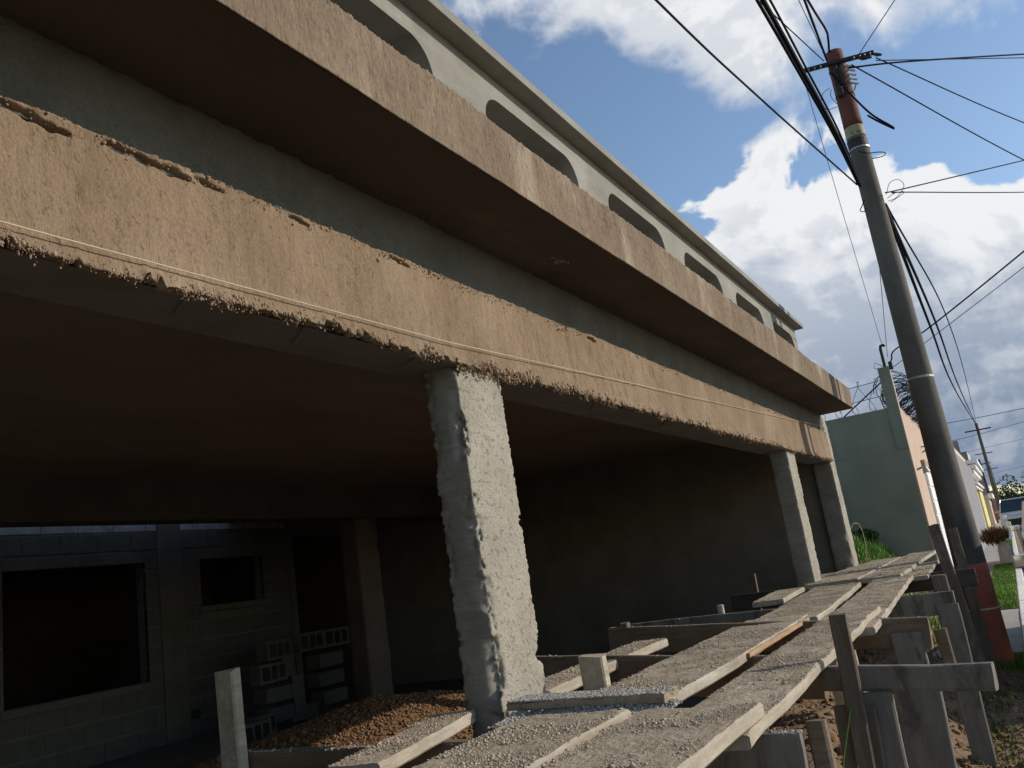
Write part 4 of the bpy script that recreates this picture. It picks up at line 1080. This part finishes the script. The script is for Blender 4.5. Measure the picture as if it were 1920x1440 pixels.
for k in range(5): cl.tube([(c.x - .11, c.y - .06, 4.60 - .05 * k), (c.x - .125, c.y - .10, 4.60 - .05 * k), (c.x - .06, c.y - .15, 4.60 - .05 * k)], .011, 6)
cl.build('wire_holder', m_steel, PO)
box('bracket', m_iron, PO, c.x - .15, c.x - .10, c.y + .0, c.y + .055, 4.30, 4.66, bev=.004)
box('bracket', m_iron, PO, c.x - .14, c.x - .10, c.y - .045, c.y - .005, 4.42, 4.62, bev=.004)
cl = MB(); c2 = pole_axis(4.34)
cl.tube([(c2.x - .11, c2.y - .05, 4.36), (c2.x - .14, c2.y - .09, 4.40), (c2.x - .12, c2.y - .13, 4.37), (c2.x - .09, c2.y - .10, 4.33)], .008, 6); cl.build('shackle', m_steel, PO)
def curve_pts(P, n=40):
    P = [np.array(p, float) for p in P]; P = [2 * P[0] - P[1]] + P + [2 * P[-1] - P[-2]]; outp = []
    m_ = max(2, n // (len(P) - 3))
    for i in range(1, len(P) - 2):
        for k in range(m_):
            t = k / m_; a, b, c_, d_ = P[i - 1], P[i], P[i + 1], P[i + 2]
            outp.append(.5 * ((2 * b) + (-a + c_) * t + (2 * a - 5 * b + 4 * c_ - d_) * t * t + (-a + 3 * b - 3 * c_ + d_) * t ** 3))
    outp.append(P[-2]); return outp
lp = MB(); lp.tube(curve_pts([(8.74, .50, 4.56), (8.76, .44, 4.42), (8.74, .36, 4.22), (8.76, .24, 3.98), (8.78, .10, 3.80), (8.80, .085, 3.775), (8.82, .10, 3.80), (8.84, .20, 3.92), (8.86, .28, 4.03)], 60), .010, 6); lp.build('cable_loop', m_cable, PO)
lp = MB(); lp.tube(curve_pts([(8.77, .55, 4.42), (8.74, .62, 4.38), (8.74, .66, 4.28), (8.76, .62, 4.20), (8.78, .52, 4.20)], 30), .0035, 5); lp.tube(curve_pts([(8.77, .54, 4.40), (8.76, .56, 4.32), (8.77, .52, 4.22)], 14), .0035, 5); lp.build('loose_wire', m_cableg, PO)
lp = MB(); lp.tube(curve_pts([(8.78, .44, 3.66), (8.76, .36, 3.60), (8.78, .26, 3.58), (8.80, .21, 3.555), (8.79, .25, 3.53), (8.78, .34, 3.54)], 30), .005, 5)
lp.tube(curve_pts([(8.80, .30, 3.14), (8.78, .24, 3.24), (8.78, .16, 3.24), (8.78, .13, 3.16), (8.80, .22, 3.08), (8.80, .30, 3.07)], 30), .003, 5)
lp.tube(curve_pts([(8.80, .30, 3.10), (8.78, .22, 3.12), (8.78, .14, 3.10), (8.80, .28, 3.05)], 20), .003, 5)
lp.tube(curve_pts([(8.78, .50, 3.15), (8.76, .54, 3.08), (8.76, .56, 3.05), (8.77, .53, 3.03), (8.78, .50, 3.06)], 20), .005, 5); lp.build('loose_wire', m_cable, PO)
# conduit standing close behind the pole
cd = MB(); cd.tube([(9.22, .395, -1.36), (9.22, .415, 3.4)], .036, 10)
cd.build('service_conduit', m_steel, None, label='slim steel service conduit standing directly behind the nearest utility pole', cat='pipe')

def far_pole(label, x, y, ztop, r0, r1, red, lean=0.0):
    p = thing('utility_pole', label, 'utility pole', (x, y, -1.36), 'utility poles')
    MB().tube([(x, y, -1.4), (x, y + lean * .5, (ztop - 1.4) / 2), (x, y + lean, ztop)], [r0, (r0 + r1) / 2, r1], 12).build('pole_shaft', m_pole, p, smooth=True)
    if red:
        MB().tube([(x, y, -1.38), (x, y + lean * .1, -.1)], [r0 * 1.02, r0 * .99], 12).build('painted_foot', m_polered, p)
        MB().tube([(x, y + lean * .72, ztop * .66), (x, y + lean, ztop + .02)], [r1 * 1.12, r1 * 1.05], 12).build('painted_head', m_poletop, p)
    MB().box(x - .06, x, y + lean - .9, y + lean + .9, ztop - .55, ztop - .45).build('cross_arm', m_iron, p)
    return p
far_pole('second utility pole with orange foot beyond the cream shop', 74, .55, 6.55, .17, .10, True, .05)
far_pole('third slim grey utility pole far down the street', 112, .85, 6.9, .16, .09, False, .1)
far_pole('distant pole left of the second utility pole', 96, 1.25, 5.0, .15, .10, False, .1)
far_pole('faint far pole near the dark trees', 140, .75, 6.2, .15, .09, False, .1)

# ------------------------------------------------------------------ cables
CG = 'overhead cables'
def cable(label, P, r=.008, mat=None, sag=0., n=24):
    pts = []
    if len(P) == 2:
        a, b = np.array(P[0], float), np.array(P[1], float)
        for i in range(n + 1):
            t = i / n; q_ = a + (b - a) * t; q_[2] -= sag * 4 * t * (1 - t); pts.append(q_)
    else: pts = curve_pts(P, n * 2)
    MB().tube(pts, r, 6).build('overhead_cable', mat or m_cable, None, label=label, cat='cable', group=CG)
def ext(a, b, x):                                   # carry a line on to a given x
    a = np.array(a, float); b = np.array(b, float); return tuple(b + (b - a) * ((x - b[0]) / (b[0] - a[0])))
tip = (8.76, .505, 3.30)
for i, (dy, dz, r_, lab) in enumerate(((0, 0, .019, 'thickest black cable of the bundle passing the left end of the cross arm'), (.035, .035, .013, 'second black cable twisted along the thick bundle'), (-.03, .03, .009, 'thin cable at the right of the thick bundle'))):
    a = (8.76, .505 + dy * .3, 3.30 + dz * .5); m1_ = (6.9, .60 + dy * 1.0, 3.70 + dz * 1.0); m2_ = (5.9, .656 + dy * 1.2, 3.825 + dz)
    e1 = ext(m1_, m2_, 3.0)
    cable(lab, [a, (7.9, .54 + dy * .8, 3.53 + dz), m1_, m2_, (4.4, .74 + dy, 3.93 + dz), (-6, 1.3, 4.6 + dz)], r_)
cable('single black cable sloping from upper left to the middle of the pole', [(8.76, .53, 3.32), (6.2, .887, 3.278), (4.4, 1.054, 3.143), (1.0, 1.35, 3.0)], .0085)
cable('thin cable running from the bundle to the pole head', [(8.8, .544, 4.75), (6.6, .769, 4.296), ext((8.8, .544, 4.75), (6.6, .769, 4.296), -2)], .006)
cable('hair-thin wire leftmost at the pole head', [(8.8, .526, 4.83), (7.0, .503, 4.396), ext((8.8, .526, 4.83), (7.0, .503, 4.396), 0)], .0035)
cable('thick black cable coming down on the pole head', [(8.8, .513, 4.741), (7.0, .459, 4.373), ext((8.8, .513, 4.741), (7.0, .459, 4.373), 0)], .011)
cable('black cable curving over the tip of the pole head', [(8.85, .475, 4.85), (8.6, .44, 4.86), (8.3, .427, 4.80), (7.2, .447, 4.485), (3, .50, 3.3)], .011)
cable('thin wire from the cross arm steeply up to the right', [(8.8, .217, 4.664), (9.2, -.238, 5.315), (10.0, -1.15, 6.6)], .005)
cable('cable from the pole head level to the right edge', [(8.8, .338, 4.572), (9.4, -.197, 4.702), (11.5, -1.466, 5.283), (16, -4.2, 6.5)], .009)
cable('thin wire from the right tip of the cross arm level to the right', [(8.8, .076, 4.536), (11.3, -1.43, 5.146), (16, -4.26, 6.3)], .005)
cable('cable from the right tip of the cross arm falling to the right', [(8.8, .07, 4.564), (12.0, -1.312, 4.631), (18, -3.9, 5.0)], .007)
cable('cable from below the cross arm falling steeply to the right', [(8.8, .30, 4.59), (13.0, -1.295, 4.505), (19, -3.6, 4.6)], .008)
cable('cable rising to the right from the middle of the pole', [(8.85, .305, 3.18), (9.5, .118, 3.39), (12.0, -1.196, 4.158), (17, -3.9, 5.7)], .007)
cable('level cable to the right from the middle of the pole', [(8.85, .24, 3.15), (9.3, .125, 3.275), (12.0, -1.097, 3.757), (17, -3.4, 4.7)], .006)
cable('long hair-thin wire from the cross arm to the green pilaster', [(8.8, .77, 4.563), (10.8, .887, 3.791), (13.05, .997, 2.50)], .0035, m_cableg)
cable('short thin wire from behind the pole to the riser pipe', [(9.0, .526, 2.55), (13.05, .965, 2.32)], .004, m_cableg)
cable('twisted service cable from the right edge to the riser pipe', [(13.0, .94, 2.22), (13.0, .915, 2.27), (12.95, .837, 2.379), (12.7, .355, 2.513), (12.0, -.917, 3.03), (11, -2.7, 3.8)], .010)
cable('thinner service wire below the twisted cable', [(13.0, .92, 2.15), (12.0, -.869, 2.834), (11, -2.7, 3.55)], .005, m_cableg)
for i, (dy, dz, r_, lab) in enumerate(((0, 0, .016, 'leftmost cable running down the street to the second pole'), (-.05, .03, .014, 'middle cable running down the street to the second pole'), (-.14, .16, .008, 'thin right hand cable running down the street to the second pole'))):
    cable(lab, [(8.95, .345 + dy * .1, 3.07 + dz * .2), (18, .459 + dy * 2.2, 3.549 + dz), (34, .633 + dy * 3, 4.334 + dz), (74, .60, 6.38 + dz * .2)], r_ * 1.3)
for (P, lab) in (([(40, 5, 3.9), (40, 1.058, 3.78), (40, -1.5, 3.78), (40, -6, 3.9)], 'faint highest wire crossing the street in the distance'), ([(55, 6, 4.1), (55, 1.7, 4.17), (55, -1.88, 4.47), (55, -6, 4.9)], 'faint middle wire crossing the street in the distance'), ([(80, 5, 4.8), (80, 2.35, 4.9), (80, -2.4, 5.17), (80, -7, 5.4)], 'faint lower wire crossing the street in the distance'), ([(110, 5, 3.0), (110, .5, 3.9), (110, -2.9, 4.2), (110, -7, 4.4)], 'lowest far wire crossing above the dark trees')):
    cable(lab, P, .014, m_cableg)

# ------------------------------------------------------------------ cars
def car(name, label, x, y, zr, L, Wd, Hh, mat, face=1, suv=False):
    """car with its middle at (x, y) on a road at zr; face=+1 nose towards +x"""
    c = thing(name, label, 'car', (x, y, zr))
    def T(p): return (x + face * p[0], y + face * p[1], zr + p[2])
    h = Hh; b = .30
    hood = h * (.60 if suv else .56)
    prof = [(-.5 * L, b), (-.5 * L, hood * .95), (-.47 * L, hood), (.20 * L, hood), (.44 * L, hood * .92), (.5 * L, hood * .78), (.5 * L, b)]
    bm = bmesh.new()
    def slab(prof, w0, w1):
        rings = []
        for s, k in ((-1, .96), (-1, 1), (1, 1), (1, .96)):
            pass
        V = []; n_ = len(prof)
        zt = max(p[1] for p in prof); zb = min(p[1] for p in prof)
        for s in (-1, 1):
            for p in prof:
                t = (p[1] - zb) / max(1e-6, zt - zb); V.append((p[0], s * (w0 + (w1 - w0) * t) / 2, p[1]))
        F = [tuple(range(n_)), tuple(range(2 * n_ - 1, n_ - 1, -1))] + [(i, n_ + i, n_ + (i + 1) % n_, (i + 1) % n_) for i in range(n_)]
        return V, F
    def mk(nm, V, F, mt, par=None, bev=0.03):
        bmm = bmesh.new(); vs = [bmm.verts.new(v_) for v_ in V]
        for f in F: bmm.faces.new([vs[i] for i in f])
        bmesh.ops.recalc_face_normals(bmm, faces=bmm.faces)
        if bev: bmesh.ops.bevel(bmm, geom=bmm.edges[:], offset=bev, segments=2, affect='EDGES', profile=.5)
        bmm.verts.index_update()
        o = build(nm, [T(v_.co) for v_ in bmm.verts], [tuple(v_.index for v_ in f.verts) for f in bmm.faces], mt, par or c, smooth=False); bmm.free(); return o
    V, F = slab(prof, Wd, Wd * .97); body = mk('body', V, F, mat, None, .05)
    back = -.46 * L if suv else -.36 * L
    cab = [(back, hood), (back + .10 * L, h - .02), (.02 * L, h), (.22 * L, hood)]
    V, F = slab(cab, Wd * .93, Wd * .74); mk('cabin', V, F, m_glass, None, .03)
    rf = [(back + .09 * L, h - .05), (back + .10 * L, h + .015), (.02 * L, h + .03), (.05 * L, h - .05)]
    V, F = slab(rf, Wd * .79, Wd * .74); mk('roof', V, F, mat, None, .015)
    for s in (-1, 1):
        for (p, q_) in (((.215 * L, hood), (.03 * L, h)), ((back + .01 * L, hood), (back + .10 * L, h)), ((-.08 * L, hood), (-.08 * L, h))):
            a = (p[0], s * Wd * .462, p[1]); d_ = (q_[0], s * Wd * .372, q_[1]); MB().tube([T(a), T(d_)], .035, 6).build('pillar', mat, c)
        for xx in (-.31 * L, .31 * L):
            w = MB(); w.tube([T((xx, s * Wd * .40, .33)), T((xx, s * Wd * .505, .33))], .33, 20); wh = w.build('wheel', m_tyre, c)
            w = MB(); w.tube([T((xx, s * Wd * .50, .33)), T((xx, s * Wd * .512, .33))], .20, 14); w.build('rim', m_steel, wh)
        w = MB(); w.tube([T((.495 * L, s * Wd * .36, hood * .74)), T((.512 * L, s * Wd * .36, hood * .74))], [.14, .11], 14); w.build('headlight', m_lamp, c)
        # door mirror
        mx, my, mz = .17 * L, s * (Wd * .5 + .10), hood + .08
        mm = MB(); x0_, y0_, z0_ = T((mx - .05, my - .11, mz - .065)); x1_, y1_, z1_ = T((mx + .06, my + .11, mz + .065))
        mm.bevbox(min(x0_, x1_), max(x0_, x1_), min(y0_, y1_), max(y0_, y1_), z0_, z1_, .03); mo = mm.build('door_mirror', mat, c)
        gx = MB(); ga = T((mx - .056, my - .095, mz - .05)); gb = T((mx - .052, my + .095, mz + .055))
        gx.bevbox(min(ga[0], gb[0]), max(ga[0], gb[0]), min(ga[1], gb[1]), max(ga[1], gb[1]), ga[2], gb[2], .0015); gx.build('mirror_glass', m_mirror, mo)
    a = T((.498 * L, -Wd * .30, b + .02)); d_ = T((.512 * L, Wd * .30, hood * .62))
    box('grille', m_dark, c, min(a[0], d_[0]), max(a[0], d_[0]), min(a[1], d_[1]), max(a[1], d_[1]), a[2], d_[2])
    return c
car('parked_car', 'white car at the right edge with a blue-reflecting door mirror', 9.35, -.98, -1.43, 4.2, 1.72, 1.46, m_carw, 1)
car('parked_suv', 'silver off-road car with round headlights facing up the street', 64, -.35, -1.43, 4.5, 1.9, 1.95, m_cars, -1, True)
car('parked_car', 'white car parked further along behind the door mirror', 24, -.98, -1.43, 4.3, 1.72, 1.5, m_carw, 1)

# dry little tree with whitewashed trunk, whitewashed stones
dt = thing('dried_shrub', 'dried brown shrub on a whitewashed trunk beside the pavement', 'shrub', (24.2, .37, -1.29))
MB().tube([(24.2, .30, -1.29), (24.2, .31, -.95), (24.2, .36, -.72)], [.19, .15, .07], 10).build('trunk', m_kerb, dt)
n = 1300; q = RNG.normal(0, 1, (n, 3)); q /= np.linalg.norm(q, axis=1)[:, None]; q *= RNG.uniform(.2, 1, (n, 1)) ** .5
blades('dry_leaves', q * np.array([.26, .30, .15]) * (1 + .5 * fbm(q, 2.2, 3, 3))[:, None] + np.array([24.2, .46, -.68]), RNG.uniform(.08, .26, n), m_dry, dt, wd=.009)
for i, (x, y, h_) in enumerate(((40.5, .25, .55), (44, .22, .5), (52, .2, .6))):
    MB().bevbox(x, x + .3, y - .12, y + .12, -1.3, -1.3 + h_, .05).build('bollard', m_kerb, None, label=('nearest whitewashed bollard on the verge', 'middle whitewashed bollard on the verge', 'farthest whitewashed bollard on the verge')[i], cat='bollard', group='whitewashed bollards')

# ------------------------------------------------------------------ trees at the end of the street
def crown_mesh(n, sx_, sy_, sz_, seed, leaf):
    r_ = np.random.default_rng(seed)
    ctr = r_.normal(0, .5, (16, 3)) * np.array([sx_, sy_, sz_ * .8])
    w = r_.integers(0, 16, n); q_ = r_.normal(0, 1, (n, 3)); q_ /= np.linalg.norm(q_, axis=1)[:, None]
    P = ctr[w] + q_ * (r_.uniform(.5, 1, (n, 1)) ** .6) * np.array([sx_, sy_, sz_]) * .42
    a = r_.normal(0, 1, (n, 3)); a /= np.linalg.norm(a, axis=1)[:, None]; b = np.cross(a, r_.normal(0, 1, (n, 3))); b /= np.linalg.norm(b, axis=1)[:, None]
    s = r_.uniform(.6, 1.4, (n, 1)) * leaf
    V = np.stack([P - a * s, P + b * s * .5, P + a * s, P - b * s * .5], 1).reshape(-1, 3)
    F = np.arange(n * 4).reshape(-1, 4)
    return V, F
TG = 'trees at the end of the street'
TL = [(135, -1.0, 2.6, 4.2, m_leafd, 'dark tree just right of the second utility pole'), (138, -3.6, 3.4, 5.4, m_leafd, 'tallest dark tree at the right end of the street'), (142, 1.6, 2.6, 4.6, m_leafd, 'dark tree behind the shop roofs'), (128, -2.0, 1.6, 2.0, m_leafy, 'yellow-green bush in front of the dark trees'), (126, -.6, 1.0, 1.4, m_leafy, 'smaller yellow-green bush beside the second pole'), (150, -7.0, 4.0, 5.6, m_leafd, 'broad dark tree at the far right'), (160, 6.0, 4.0, 5.0, m_leafd, 'dark tree far left behind the houses')]
for i, (x, y, w, h_, mt, lab) in enumerate(TL):
    t = thing('tree' if mt is m_leafd else 'bush', lab, 'tree' if mt is m_leafd else 'bush', (x, y, -1.35), TG)
    MB().tube([(x, y, -1.4), (x, y + .1, -1.3 + h_ * .35), (x + .2, y - .1, -1.3 + h_ * .8)], [.22, .16, .05], 8).build('trunk', m_bark, t)
    V, F = crown_mesh(2600, w, w, h_ * .62, 40 + i, .17)
    build('crown', V + np.array([x, y, -1.3 + h_ * .50]), F, mt, t)
